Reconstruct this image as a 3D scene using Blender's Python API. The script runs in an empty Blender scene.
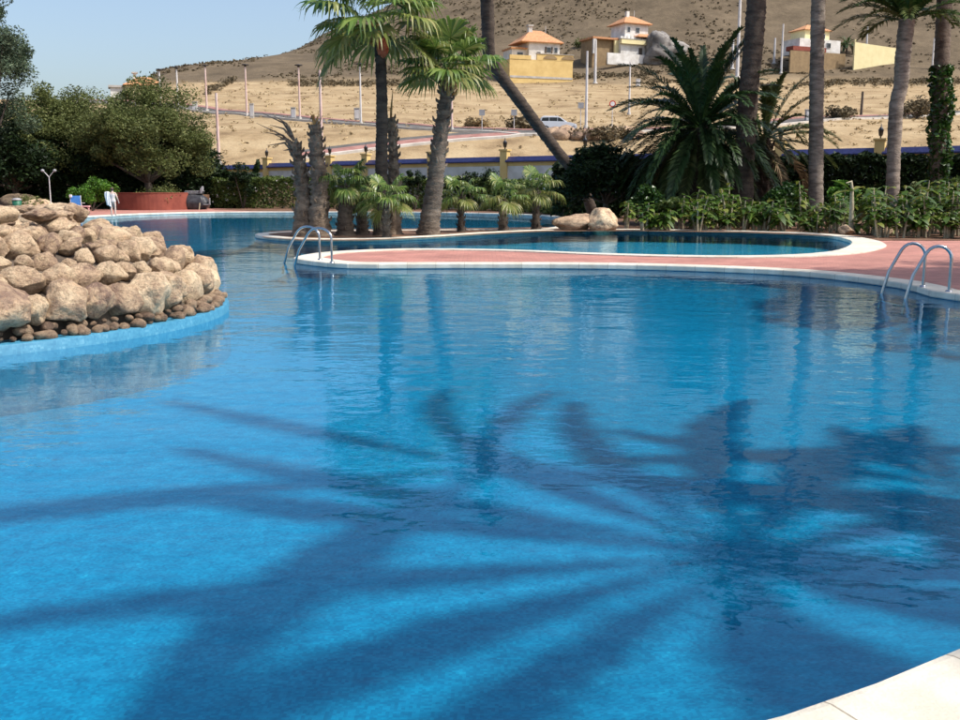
import bpy, bmesh, math, random
import numpy as np
from mathutils import Vector, Matrix, noise as mnoise
from mathutils.geometry import tessellate_polygon

random.seed(7)
RNG = np.random.default_rng(11)
sc = bpy.context.scene
col = sc.collection
PI = math.pi

# ------------------------------------------------------------------ camera
FPX = 1000.0                      # focal length in pixels of the 960x720 photograph
PITCH = math.atan(170.0 / FPX)    # looking slightly down
CAMZ = 1.6
cd = bpy.data.cameras.new('camera')
cam = bpy.data.objects.new('camera', cd)
col.objects.link(cam)
cam.location = (0, 0, CAMZ)
cam.rotation_euler = (PI / 2 - PITCH, 0, 0)
cd.sensor_width = 36.0
cd.lens = FPX / 960 * 36.0
cd.clip_start = 0.05
cd.clip_end = 8000
sc.camera = cam

# ------------------------------------------------------------------ sky and sun
SUN_EL = math.radians(54)
SUN_H = Vector((0.955, -0.295, 0)).normalized()
TO_SUN = Vector((SUN_H.x * math.cos(SUN_EL), SUN_H.y * math.cos(SUN_EL), math.sin(SUN_EL)))
w = bpy.data.worlds.new('World')
sc.world = w
w.use_nodes = True
nt = w.node_tree
bg = nt.nodes['Background']
sky = nt.nodes.new('ShaderNodeTexSky')
sky.sky_type = 'NISHITA'
sky.sun_disc = False
sky.sun_elevation = SUN_EL
sky.sun_rotation = math.atan2(TO_SUN.x, TO_SUN.y)
sky.air_density = 1.0
sky.dust_density = 3.2
sky.ozone_density = 1.5
nt.links.new(sky.outputs[0], bg.inputs[0])
bg.inputs[1].default_value = 0.15
sd = bpy.data.lights.new('sun', 'SUN')
sd.energy = 3.4
sd.angle = math.radians(1.3)
sd.color = (1.0, 0.955, 0.88)
so = bpy.data.objects.new('sun', sd)
col.objects.link(so)
so.rotation_euler = TO_SUN.to_track_quat('Z', 'Y').to_euler()
so.location = (30, -10, 40)

vs = sc.view_settings
vs.view_transform = 'Standard'
vs.look = 'None'
vs.gamma = 1.0
vs.use_curve_mapping = False
vs.exposure = 0.48
sc.cycles.max_bounces = 8
sc.cycles.transparent_max_bounces = 12
sc.cycles.use_adaptive_sampling = True

# ------------------------------------------------------------------ pixel <-> place
CP, SP = math.cos(PITCH), math.sin(PITCH)
def ray(px, py):
    a = (px - 480) / FPX
    b = -(py - 360) / FPX
    return Vector((a, CP + b * SP, -SP + b * CP))
def P(px, py, z=0.0):
    d = ray(px, py); t = (z - CAMZ) / d.z
    return Vector((d.x * t, d.y * t, z))
def PD(px, py, Y):
    d = ray(px, py); t = Y / d.y
    return Vector((d.x * t, Y, CAMZ + d.z * t))

# ------------------------------------------------------------------ terrain
YS = [-400, 62, 80, 92, 104, 121, 156, 200, 285, 330]
ZS = [-0.2, 0.0, 0.3, 1.2, 3.0, 8.2, 12.6, 18.5, 31.0, 38.0]
RX = [-900, -420, -260, -195, -165, -103, -43, 0, 100, 250, 420, 900]
RZ = [4, 8, 13, 28, 41, 60, 90, 116, 165, 205, 215, 160]
def smooth(a, b, x):
    t = min(1, max(0, (x - a) / (b - a))); return t * t * (3 - 2 * t)
# pool complex: the terrain dips below the slab inside this polygon (filled later)
SLAB = [(-70, -40), (70, -40), (70, 40), (34, 48), (14, 52), (8, 68), (3, 86), (-20, 92), (-38, 90), (-70, 88)]
def poly_dist(x, y, poly):
    ins = False; best = 1e9
    n = len(poly)
    for i in range(n):
        x1, y1 = poly[i]; x2, y2 = poly[(i + 1) % n]
        if (y1 > y) != (y2 > y) and x < (x2 - x1) * (y - y1) / (y2 - y1) + x1: ins = not ins
        dx, dy = x2 - x1, y2 - y1
        t = max(0, min(1, ((x - x1) * dx + (y - y1) * dy) / (dx * dx + dy * dy)))
        best = min(best, math.hypot(x - x1 - t * dx, y - y1 - t * dy))
    return best if ins else -best
def terr(x, y):
    z = float(np.interp(y, YS, ZS))
    if y > 285:
        base = float(np.interp(min(y, 330), YS, ZS))
        H = float(np.interp(x, RX, RZ))
        base = min(base, max(H, 8) * 0.9 + 3) if x < -120 else base
        s = smooth(285, 540, y)
        z = base + (H - base) * s
        if y > 540: z = H * (1 - smooth(540, 1100, y)) + 6 * smooth(540, 1100, y)
    if y > 200:
        z *= 1 - 0.34 * smooth(200, 280, y) * smooth(0.30, 0.37, -x / y)
    if y > 108:
        k = min(1, (y - 108) / 60)
        z += k * 0.9 * mnoise.noise(Vector((x * 0.03, y * 0.03, 1.7)))
        z += k * 0.35 * mnoise.noise(Vector((x * 0.11, y * 0.11, 4.2)))
    if y > 300:
        k = min(1, (y - 300) / 120)
        z += k * 6.0 * mnoise.noise(Vector((x * 0.011, y * 0.011, 9.1))) + k * 4.2 * mnoise.noise(Vector((x * 0.04, y * 0.018, 3.3))) - k * 2.2 * abs(mnoise.noise(Vector((x * 0.055, y * 0.012, 6.1))))
    return z
def ground_z(x, y):
    z = terr(x, y)
    if y < 95:
        d = poly_dist(x, y, SLAB)
        if d > 0: z = 0.02 + (-1.3) * smooth(0, 3.0, d)
        else: z = max(z, 0.03) if y < 62 else max(z, 0.03)
    return z
def on(x, y):
    """height of the walkable surface"""
    return max(0.0, ground_z(x, y))
def hit(px, py):
    d = ray(px, py)
    t = 40.0
    while t < 1500:
        p = Vector((0, 0, CAMZ)) + d * t
        if p.z <= terr(p.x, p.y): break
        t += 1.0
    return Vector((p.x, p.y, terr(p.x, p.y)))

# ------------------------------------------------------------------ materials
MATS = {}
def newmat(name):
    m = bpy.data.materials.new(name); m.use_nodes = True
    m.node_tree.nodes.clear()
    MATS[name] = m
    return m, m.node_tree.nodes, m.node_tree.links
def ramp(n, stops):
    r = n.new('ShaderNodeValToRGB')
    e = r.color_ramp.elements
    while len(e) < len(stops): e.new(0.5)
    for i, (p, c) in enumerate(stops):
        e[i].position = p; e[i].color = (*c, 1)
    return r
def surf(name, c1, c2, scale=4.0, rough=0.7, bump=0.0, bscale=None, c3=None, detail=6, metal=0.0, coords='Object', spec=0.4, rnd=0.0, lo=0.35, hi=0.65, stretch=None):
    m, n, l = newmat(name)
    out = n.new('ShaderNodeOutputMaterial'); b = n.new('ShaderNodeBsdfPrincipled')
    tc = n.new('ShaderNodeTexCoord')
    src = tc.outputs[coords]
    if stretch:
        mp = n.new('ShaderNodeMapping'); mp.inputs['Scale'].default_value = stretch
        l.new(src, mp.inputs[0]); src = mp.outputs[0]
    nz = n.new('ShaderNodeTexNoise'); nz.inputs['Scale'].default_value = scale; nz.inputs['Detail'].default_value = detail
    nz.inputs['Roughness'].default_value = 0.6
    l.new(src, nz.inputs['Vector'])
    st = [(lo, c1), (hi, c2)] if c3 is None else [(lo, c1), ((lo + hi) / 2, c2), (hi, c3)]
    r = ramp(n, st); l.new(nz.outputs[0], r.inputs[0])
    csock = r.outputs[0]
    if rnd > 0:
        oi = n.new('ShaderNodeObjectInfo')
        hs = n.new('ShaderNodeHueSaturation')
        mr = n.new('ShaderNodeMapRange'); mr.inputs[3].default_value = 1 - rnd; mr.inputs[4].default_value = 1 + rnd
        l.new(oi.outputs['Random'], mr.inputs[0]); l.new(mr.outputs[0], hs.inputs['Value'])
        m2 = n.new('ShaderNodeMath'); m2.operation = 'MULTIPLY'; m2.inputs[1].default_value = 7.31
        fr = n.new('ShaderNodeMath'); fr.operation = 'FRACT'
        l.new(oi.outputs['Random'], m2.inputs[0]); l.new(m2.outputs[0], fr.inputs[0])
        mr2 = n.new('ShaderNodeMapRange'); mr2.inputs[3].default_value = 0.6; mr2.inputs[4].default_value = 1.2
        l.new(fr.outputs[0], mr2.inputs[0]); l.new(mr2.outputs[0], hs.inputs['Saturation'])
        l.new(csock, hs.inputs['Color']); csock = hs.outputs[0]
    l.new(csock, b.inputs['Base Color'])
    b.inputs['Roughness'].default_value = rough
    b.inputs['Metallic'].default_value = metal
    b.inputs['Specular IOR Level'].default_value = spec
    if bump > 0:
        bz = n.new('ShaderNodeTexNoise'); bz.inputs['Scale'].default_value = bscale or scale * 3; bz.inputs['Detail'].default_value = 5
        l.new(src, bz.inputs['Vector'])
        bp = n.new('ShaderNodeBump'); bp.inputs['Strength'].default_value = bump; bp.inputs['Distance'].default_value = 0.05
        l.new(bz.outputs[0], bp.inputs['Height']); l.new(bp.outputs[0], b.inputs['Normal'])
    l.new(b.outputs[0], out.inputs[0])
    return m
def leafmat(name, stops, rough=0.5, trans=0.3, spec=0.35):
    """foliage: every leaf its own shade (random per mesh island), some light through"""
    m, n, l = newmat(name)
    out = n.new('ShaderNodeOutputMaterial'); b = n.new('ShaderNodeBsdfPrincipled')
    g = n.new('ShaderNodeNewGeometry')
    r = ramp(n, stops); l.new(g.outputs['Random Per Island'], r.inputs[0])
    tc = n.new('ShaderNodeTexCoord'); nz = n.new('ShaderNodeTexNoise'); nz.inputs['Scale'].default_value = 0.6
    l.new(tc.outputs['Object'], nz.inputs['Vector'])
    hs = n.new('ShaderNodeHueSaturation'); mr = n.new('ShaderNodeMapRange')
    mr.inputs[1].default_value = 0.3; mr.inputs[2].default_value = 0.7; mr.inputs[3].default_value = 0.75; mr.inputs[4].default_value = 1.25
    l.new(nz.outputs[0], mr.inputs[0]); l.new(mr.outputs[0], hs.inputs['Value']); l.new(r.outputs[0], hs.inputs['Color'])
    l.new(hs.outputs[0], b.inputs['Base Color'])
    b.inputs['Roughness'].default_value = rough; b.inputs['Specular IOR Level'].default_value = spec
    t = n.new('ShaderNodeBsdfTranslucent'); l.new(hs.outputs[0], t.inputs[0])
    mx = n.new('ShaderNodeMixShader'); mx.inputs[0].default_value = trans
    l.new(b.outputs[0], mx.inputs[1]); l.new(t.outputs[0], mx.inputs[2]); l.new(mx.outputs[0], out.inputs[0])
    return m

# pool water: clear sheet, Fresnel reflection with small ripples
def water_mat():
    m, n, l = newmat('pool_water')
    out = n.new('ShaderNodeOutputMaterial')
    tc = n.new('ShaderNodeTexCoord')
    n1 = n.new('ShaderNodeTexNoise'); n1.inputs['Scale'].default_value = 2.2; n1.inputs['Detail'].default_value = 3
    n2 = n.new('ShaderNodeTexNoise'); n2.inputs['Scale'].default_value = 0.45; n2.inputs['Detail'].default_value = 2
    n3 = n.new('ShaderNodeTexNoise'); n3.inputs['Scale'].default_value = 11.0; n3.inputs['Detail'].default_value = 2
    mp = n.new('ShaderNodeMapping'); mp.inputs['Scale'].default_value = (1.0, 1.5, 1.0); mp.inputs['Rotation'].default_value = (0, 0, 0.35)
    l.new(tc.outputs['Object'], mp.inputs[0])
    for q in (n1, n2, n3): l.new(mp.outputs[0], q.inputs['Vector'])
    a1 = n.new('ShaderNodeMath'); a1.operation = 'MULTIPLY_ADD'; a1.inputs[1].default_value = 2.4
    l.new(n2.outputs[0], a1.inputs[0]); l.new(n1.outputs[0], a1.inputs[2])
    a2 = n.new('ShaderNodeMath'); a2.operation = 'MULTIPLY_ADD'; a2.inputs[1].default_value = 0.12
    l.new(n3.outputs[0], a2.inputs[0]); l.new(a1.outputs[0], a2.inputs[2])
    bp = n.new('ShaderNodeBump'); bp.inputs['Strength'].default_value = 1.0; bp.inputs['Distance'].default_value = 0.0085
    l.new(a2.outputs[0], bp.inputs['Height'])
    fr = n.new('ShaderNodeFresnel'); fr.inputs['IOR'].default_value = 1.333
    l.new(bp.outputs[0], fr.inputs['Normal'])
    tr = n.new('ShaderNodeBsdfTransparent'); tr.inputs[0].default_value = (0.80, 0.955, 0.99, 1)
    gl = n.new('ShaderNodeBsdfGlossy'); gl.inputs['Roughness'].default_value = 0.015; gl.inputs[0].default_value = (0.68, 0.89, 1.0, 1)
    l.new(bp.outputs[0], gl.inputs['Normal'])
    mx = n.new('ShaderNodeMixShader')
    l.new(fr.outputs[0], mx.inputs[0]); l.new(tr.outputs[0], mx.inputs[1]); l.new(gl.outputs[0], mx.inputs[2])
    l.new(mx.outputs[0], out.inputs[0])
    return m
water_mat()
def mosaic_mat(name, stops, size=0.025, wob=True):
    """glass mosaic: small square tiles, every one its own blue, with painted sparkle noise"""
    m, n, l = newmat(name)
    out = n.new('ShaderNodeOutputMaterial'); b = n.new('ShaderNodeBsdfPrincipled')
    tc = n.new('ShaderNodeTexCoord')
    mp = n.new('ShaderNodeVectorMath'); mp.operation = 'SCALE'; mp.inputs['Scale'].default_value = 1 / size
    l.new(tc.outputs['Object'], mp.inputs[0])
    fl = n.new('ShaderNodeVectorMath'); fl.operation = 'FLOOR'; l.new(mp.outputs[0], fl.inputs[0])
    wn = n.new('ShaderNodeTexWhiteNoise'); l.new(fl.outputs[0], wn.inputs['Vector'])
    nz = n.new('ShaderNodeTexNoise'); nz.inputs['Scale'].default_value = 9.0; nz.inputs['Detail'].default_value = 3  # soft noise paints caustic ripple sparkle into the tile colour
    l.new(tc.outputs['Object'], nz.inputs['Vector'])
    ad = n.new('ShaderNodeMath'); ad.operation = 'MULTIPLY_ADD'; ad.inputs[1].default_value = 0.9; ad.inputs[2].default_value = -0.2
    l.new(nz.outputs[0], ad.inputs[0])
    a2 = n.new('ShaderNodeMath'); a2.operation = 'MULTIPLY_ADD'; a2.inputs[1].default_value = 0.42
    l.new(wn.outputs['Value'], a2.inputs[0]); l.new(ad.outputs[0], a2.inputs[2])
    r = ramp(n, stops); l.new(a2.outputs[0], r.inputs[0])
    l.new(r.outputs[0], b.inputs['Base Color']); b.inputs['Roughness'].default_value = 0.5
    b.inputs['Specular IOR Level'].default_value = 0.2
    l.new(b.outputs[0], out.inputs[0])
    return m
mosaic_mat('pool_mosaic_sparkle', [(0.0, (0.001, 0.12, 0.24)), (0.45, (0.0015, 0.20, 0.355)), (0.75, (0.004, 0.265, 0.44)), (1.0, (0.03, 0.42, 0.58))], 0.017)
mosaic_mat('pale_mosaic', [(0.0, (0.008, 0.26, 0.43)), (0.5, (0.02, 0.36, 0.54)), (1.0, (0.09, 0.50, 0.64))], 0.025)
mosaic_mat('waterline_mosaic', [(0.0, (0.025, 0.15, 0.26)), (0.6, (0.055, 0.22, 0.34)), (1.0, (0.14, 0.33, 0.43))], 0.025)

def paver_mat():
    m, n, l = newmat('red_pavers')
    out = n.new('ShaderNodeOutputMaterial'); b = n.new('ShaderNodeBsdfPrincipled')
    tc = n.new('ShaderNodeTexCoord')
    br = n.new('ShaderNodeTexBrick'); br.inputs['Scale'].default_value = 1.0
    br.inputs['Brick Width'].default_value = 0.2; br.inputs['Row Height'].default_value = 0.1; br.inputs['Mortar Size'].default_value = 0.004
    br.inputs['Color1'].default_value = (0.47, 0.215, 0.165, 1); br.inputs['Color2'].default_value = (0.35, 0.145, 0.115, 1); br.inputs['Mortar'].default_value = (0.19, 0.11, 0.09, 1)
    l.new(tc.outputs['Object'], br.inputs['Vector'])
    nz = n.new('ShaderNodeTexNoise'); nz.inputs['Scale'].default_value = 0.8; nz.inputs['Detail'].default_value = 6
    l.new(tc.outputs['Object'], nz.inputs['Vector'])
    mr = n.new('ShaderNodeMapRange'); mr.inputs[1].default_value = 0.3; mr.inputs[2].default_value = 0.7; mr.inputs[3].default_value = 0.8; mr.inputs[4].default_value = 1.2
    l.new(nz.outputs[0], mr.inputs[0])
    hs = n.new('ShaderNodeHueSaturation'); l.new(mr.outputs[0], hs.inputs['Value']); l.new(br.outputs[0], hs.inputs['Color'])
    l.new(hs.outputs[0], b.inputs['Base Color']); b.inputs['Roughness'].default_value = 0.75
    bp = n.new('ShaderNodeBump'); bp.inputs['Strength'].default_value = 0.4; bp.inputs['Distance'].default_value = 0.004
    l.new(br.outputs['Fac'], bp.inputs['Height']); bp.invert = True
    l.new(bp.outputs[0], b.inputs['Normal']); l.new(b.outputs[0], out.inputs[0])
paver_mat()

surf('coping_stone', (0.57, 0.52, 0.42), (0.73, 0.68, 0.57), 3.0, 0.6, 0.15, 60)
def coping_joints():
    m = MATS['coping_stone']; n, l = m.node_tree.nodes, m.node_tree.links
    b = next(q for q in n if q.type == 'BSDF_PRINCIPLED'); src = b.inputs['Base Color'].links[0].from_socket
    uv = n.new('ShaderNodeUVMap'); sx = n.new('ShaderNodeSeparateXYZ'); l.new(uv.outputs[0], sx.inputs[0])
    dv = n.new('ShaderNodeMath'); dv.operation = 'DIVIDE'; dv.inputs[1].default_value = 0.62; l.new(sx.outputs[0], dv.inputs[0])
    fr = n.new('ShaderNodeMath'); fr.operation = 'FRACT'; l.new(dv.outputs[0], fr.inputs[0])
    lt = n.new('ShaderNodeMath'); lt.operation = 'LESS_THAN'; lt.inputs[1].default_value = 0.013; l.new(fr.outputs[0], lt.inputs[0])
    fl = n.new('ShaderNodeMath'); fl.operation = 'FLOOR'; l.new(dv.outputs[0], fl.inputs[0])
    wn = n.new('ShaderNodeTexWhiteNoise'); wn.noise_dimensions = '1D'; l.new(fl.outputs[0], wn.inputs['W'])
    mr = n.new('ShaderNodeMapRange'); mr.inputs[3].default_value = 0.88; mr.inputs[4].default_value = 1.06; l.new(wn.outputs[0], mr.inputs[0])
    hs = n.new('ShaderNodeHueSaturation'); l.new(mr.outputs[0], hs.inputs['Value']); l.new(src, hs.inputs['Color'])
    mx = n.new('ShaderNodeMix'); mx.data_type = 'RGBA'; mx.inputs[7].default_value = (0.30, 0.26, 0.20, 1)
    l.new(lt.outputs[0], mx.inputs[0]); l.new(hs.outputs[0], mx.inputs[6]); l.new(mx.outputs[2], b.inputs['Base Color'])
coping_joints()
surf('soil', (0.07, 0.035, 0.02), (0.16, 0.08, 0.045), 1.5, 0.95, 0.6, 12, c3=(0.2, 0.12, 0.07))
def terrain_mat():
    m, n, l = newmat('dry_hillside')
    out = n.new('ShaderNodeOutputMaterial'); b = n.new('ShaderNodeBsdfPrincipled')
    tc = n.new('ShaderNodeTexCoord')
    def noise(s, d=8, r=0.65):
        q = n.new('ShaderNodeTexNoise'); q.inputs['Scale'].default_value = s; q.inputs['Detail'].default_value = d; q.inputs['Roughness'].default_value = r
        l.new(tc.outputs['Object'], q.inputs['Vector']); return q
    grass = ramp(n, [(0.3, (0.19, 0.13, 0.072)), (0.47, (0.325, 0.235, 0.132)), (0.68, (0.43, 0.33, 0.198))])
    l.new(noise(0.16).outputs[0], grass.inputs[0])
    scrub = ramp(n, [(0.32, (0.076, 0.058, 0.038)), (0.5, (0.128, 0.098, 0.064)), (0.7, (0.20, 0.153, 0.10))])
    l.new(noise(0.10, 12, 0.82).outputs[0], scrub.inputs[0])
    sx = n.new('ShaderNodeSeparateXYZ'); l.new(tc.outputs['Object'], sx.inputs[0])
    mr = n.new('ShaderNodeMapRange'); mr.inputs[1].default_value = 268; mr.inputs[2].default_value = 304
    nn = noise(0.02, 4)
    ad = n.new('ShaderNodeMath'); ad.operation = 'MULTIPLY_ADD'; ad.inputs[1].default_value = 60; l.new(nn.outputs[0], ad.inputs[0]); l.new(sx.outputs[1], ad.inputs[2])
    s2 = n.new('ShaderNodeMath'); s2.operation = 'SUBTRACT'; s2.inputs[1].default_value = 30; l.new(ad.outputs[0], s2.inputs[0]); l.new(s2.outputs[0], mr.inputs[0])
    mx = n.new('ShaderNodeMix'); mx.data_type = 'RGBA'
    l.new(mr.outputs[0], mx.inputs[0]); l.new(grass.outputs[0], mx.inputs[6]); l.new(scrub.outputs[0], mx.inputs[7])
    # garden earth inside the perimeter wall
    g2 = n.new('ShaderNodeMapRange'); g2.inputs[1].default_value = 100; g2.inputs[2].default_value = 108; l.new(sx.outputs[1], g2.inputs[0])
    m2 = n.new('ShaderNodeMix'); m2.data_type = 'RGBA'; m2.inputs[6].default_value = (0.11, 0.075, 0.045, 1)
    l.new(g2.outputs[0], m2.inputs[0]); l.new(mx.outputs[2], m2.inputs[7])
    l.new(m2.outputs[2], b.inputs['Base Color']); b.inputs['Roughness'].default_value = 0.95; b.inputs['Specular IOR Level'].default_value = 0.1
    bp = n.new('ShaderNodeBump'); bp.inputs['Strength'].default_value = 0.6; bp.inputs['Distance'].default_value = 0.4
    l.new(noise(0.9, 6, 0.7).outputs[0], bp.inputs['Height']); l.new(bp.outputs[0], b.inputs['Normal'])
    l.new(b.outputs[0], out.inputs[0])
terrain_mat()

def rock_mat(name, pale, mid, dark):
    m, n, l = newmat(name)
    out = n.new('ShaderNodeOutputMaterial'); b = n.new('ShaderNodeBsdfPrincipled')
    tc = n.new('ShaderNodeTexCoord'); oi = n.new('ShaderNodeObjectInfo')
    ad = n.new('ShaderNodeVectorMath'); ad.operation = 'ADD'
    sc_ = n.new('ShaderNodeVectorMath'); sc_.operation = 'SCALE'; sc_.inputs[0].default_value = (31.0, 17.0, 23.0)
    l.new(oi.outputs['Random'], sc_.inputs['Scale']); l.new(tc.outputs['Object'], ad.inputs[0]); l.new(sc_.outputs[0], ad.inputs[1])
    def noise(s, d=8, r=0.65):
        q = n.new('ShaderNodeTexNoise'); q.inputs['Scale'].default_value = s; q.inputs['Detail'].default_value = d; q.inputs['Roughness'].default_value = r
        l.new(ad.outputs[0], q.inputs['Vector']); return q
    r = ramp(n, [(0.30, dark), (0.5, mid), (0.68, pale)]); 
    sh = n.new('ShaderNodeMath'); sh.operation = 'MULTIPLY_ADD'; sh.inputs[1].default_value = 0.26; 
    l.new(oi.outputs['Random'], sh.inputs[0])
    n1 = noise(1.3); sb = n.new('ShaderNodeMath'); sb.operation = 'SUBTRACT'; sb.inputs[1].default_value = 0.10
    l.new(n1.outputs[0], sb.inputs[0]); l.new(sb.outputs[0], sh.inputs[2]); l.new(sh.outputs[0], r.inputs[0])
    r2 = ramp(n, [(0.40, (0.55, 0.5, 0.47)), (0.52, (1, 1, 1)), (0.70, (1.12, 1.0, 0.86))]); l.new(noise(5.0, 10, 0.75).outputs[0], r2.inputs[0])
    mx = n.new('ShaderNodeMix'); mx.data_type = 'RGBA'; mx.blend_type = 'MULTIPLY'; mx.inputs[0].default_value = 0.85
    l.new(r.outputs[0], mx.inputs[6]); l.new(r2.outputs[0], mx.inputs[7])
    l.new(mx.outputs[2], b.inputs['Base Color']); b.inputs['Roughness'].default_value = 0.85; b.inputs['Specular IOR Level'].default_value = 0.25
    bp = n.new('ShaderNodeBump'); bp.inputs['Strength'].default_value = 0.9; bp.inputs['Distance'].default_value = 0.07
    l.new(noise(7.0, 8, 0.7).outputs[0], bp.inputs['Height']); l.new(bp.outputs[0], b.inputs['Normal'])
    l.new(b.outputs[0], out.inputs[0])
rock_mat('island_rock', (0.75, 0.58, 0.385), (0.57, 0.41, 0.27), (0.27, 0.18, 0.135))
rock_mat('small_rock', (0.50, 0.36, 0.24), (0.32, 0.22, 0.15), (0.15, 0.10, 0.075))
rock_mat('bank_rock', (0.24, 0.18, 0.12), (0.14, 0.10, 0.065), (0.055, 0.04, 0.03))
surf('mound_earth', (0.06, 0.045, 0.035), (0.13, 0.10, 0.075), 3, 0.95, 0.5)

surf('palm_bark', (0.075, 0.052, 0.038), (0.21, 0.16, 0.12), 2.2, 0.9, 0.9, 14, stretch=(1, 1, 3.0))
surf('palm_bark_grey', (0.12, 0.095, 0.075), (0.34, 0.28, 0.225), 2.0, 0.9, 0.8, 12, stretch=(1, 1, 3.5))
surf('dead_bark', (0.075, 0.05, 0.035), (0.25, 0.185, 0.13), 2.4, 0.9, 0.9, 14, stretch=(1, 1, 2.0))
surf('palm_bark_dark', (0.035, 0.024, 0.018), (0.095, 0.07, 0.052), 2.0, 0.9, 0.9, 12, stretch=(1, 1, 3.0))
surf('palm_fibre', (0.20, 0.10, 0.03), (0.42, 0.26, 0.10), 6, 0.9, 0.5)
surf('fruit_red', (0.35, 0.06, 0.02), (0.5, 0.13, 0.05), 8, 0.6, 0.3)
surf('tree_bark', (0.06, 0.045, 0.035), (0.14, 0.11, 0.085), 3, 0.9, 0.8, 14)
surf('pale_stem', (0.30, 0.25, 0.16), (0.48, 0.42, 0.29), 8, 0.8, 0.3)
leafmat('fan_leaf', [(0.0, (0.045, 0.095, 0.018)), (0.5, (0.115, 0.19, 0.035)), (0.85, (0.22, 0.28, 0.07)), (1.0, (0.33, 0.33, 0.12))], 0.38, 0.32, 0.5)
leafmat('fan_leaf_old', [(0.0, (0.09, 0.12, 0.025)), (0.5, (0.17, 0.20, 0.045)), (1.0, (0.30, 0.27, 0.09))], 0.45, 0.3)
leafmat('date_leaf', [(0.0, (0.010, 0.028, 0.008)), (0.6, (0.026, 0.058, 0.014)), (1.0, (0.06, 0.10, 0.03))], 0.45, 0.15, 0.4)
leafmat('date_leaf_olive', [(0.0, (0.03, 0.05, 0.012)), (0.6, (0.075, 0.10, 0.025)), (1.0, (0.16, 0.17, 0.06))], 0.45, 0.25, 0.4)
leafmat('queen_leaf', [(0.0, (0.014, 0.04, 0.008)), (0.6, (0.035, 0.085, 0.016)), (1.0, (0.08, 0.14, 0.03))], 0.45, 0.25, 0.4)
leafmat('dead_leaf', [(0.0, (0.10, 0.07, 0.04)), (0.6, (0.22, 0.16, 0.10)), (1.0, (0.38, 0.29, 0.17))], 0.8, 0.15, 0.1)
leafmat('pine_leaf', [(0.0, (0.06, 0.08, 0.022)), (0.5, (0.115, 0.14, 0.042)), (1.0, (0.19, 0.205, 0.07))], 0.6, 0.3, 0.25)
leafmat('grey_tree_leaf', [(0.0, (0.045, 0.075, 0.045)), (0.6, (0.09, 0.13, 0.075)), (1.0, (0.16, 0.20, 0.12))], 0.6, 0.2, 0.25)
leafmat('hedge_leaf', [(0.0, (0.045, 0.075, 0.015)), (0.6, (0.115, 0.17, 0.035)), (1.0, (0.20, 0.24, 0.07))], 0.5, 0.25, 0.35)
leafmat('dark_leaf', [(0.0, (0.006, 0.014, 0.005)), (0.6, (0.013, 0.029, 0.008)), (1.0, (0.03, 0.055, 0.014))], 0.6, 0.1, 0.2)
leafmat('bush_leaf', [(0.0, (0.03, 0.09, 0.008)), (0.6, (0.07, 0.18, 0.015)), (1.0, (0.13, 0.25, 0.03))], 0.5, 0.25, 0.3)
leafmat('broad_leaf', [(0.0, (0.03, 0.07, 0.008)), (0.5, (0.075, 0.14, 0.018)), (0.85, (0.14, 0.21, 0.035)), (1.0, (0.26, 0.25, 0.06))], 0.4, 0.3, 0.5)
leafmat('ivy_leaf', [(0.0, (0.012, 0.04, 0.006)), (0.6, (0.03, 0.085, 0.012)), (1.0, (0.08, 0.15, 0.03))], 0.35, 0.2, 0.5)
leafmat('petal', [(0.0, (0.6, 0.55, 0.5)), (1.0, (0.8, 0.76, 0.74))], 0.5, 0.2)
leafmat('scrub_leaf', [(0.0, (0.10, 0.08, 0.048)), (0.6, (0.155, 0.122, 0.075)), (1.0, (0.21, 0.17, 0.105))], 0.8, 0.1, 0.1)
leafmat('dry_grass', [(0.0, (0.2, 0.14, 0.075)), (0.6, (0.34, 0.25, 0.135)), (1.0, (0.46, 0.36, 0.2))], 0.8, 0.2, 0.1)

surf('chrome', (0.42, 0.42, 0.44), (0.55, 0.55, 0.56), 5, 0.2, metal=1.0)
surf('white_wall', (0.54, 0.51, 0.46), (0.74, 0.72, 0.68), 0.7, 0.8, 0.1, 6)
surf('yellow_wall', (0.58, 0.40, 0.15), (0.68, 0.49, 0.20), 0.6, 0.8, 0.1, 5)
surf('pale_yellow_wall', (0.72, 0.62, 0.33), (0.80, 0.70, 0.40), 0.5, 0.8)
surf('navy_tile', (0.015, 0.018, 0.07), (0.03, 0.035, 0.12), 5, 0.35, 0.2)
surf('red_planter', (0.18, 0.042, 0.027), (0.25, 0.065, 0.04), 1.2, 0.8, 0.2, 14)
surf('roof_tile', (0.42, 0.19, 0.09), (0.56, 0.29, 0.14), 1.6, 0.85, 0.5, 5)
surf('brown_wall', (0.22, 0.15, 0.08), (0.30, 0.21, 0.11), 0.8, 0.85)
surf('window_glass', (0.02, 0.025, 0.03), (0.05, 0.055, 0.06), 2, 0.1, spec=0.6)
surf('frame_white', (0.7, 0.7, 0.68), (0.8, 0.8, 0.78), 3, 0.5)
surf('dark_metal', (0.02, 0.02, 0.025), (0.05, 0.05, 0.055), 6, 0.45, metal=0.3)
surf('lamp_grey', (0.50, 0.48, 0.48), (0.66, 0.64, 0.63), 2.0, 0.5, 0, stretch=(1, 1, 0.4))
surf('lamp_pink', (0.52, 0.33, 0.28), (0.70, 0.58, 0.55), 1.0, 0.6, 0, stretch=(1, 1, 0.3))
surf('asphalt', (0.075, 0.07, 0.065), (0.12, 0.11, 0.10), 1.0, 0.9)
surf('pink_pavement', (0.25, 0.115, 0.095), (0.34, 0.18, 0.15), 1.0, 0.9)
surf('kerb_concrete', (0.42, 0.38, 0.33), (0.56, 0.52, 0.46), 1.0, 0.9)
surf('concrete', (0.36, 0.34, 0.31), (0.5, 0.47, 0.43), 1.0, 0.9)
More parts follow.
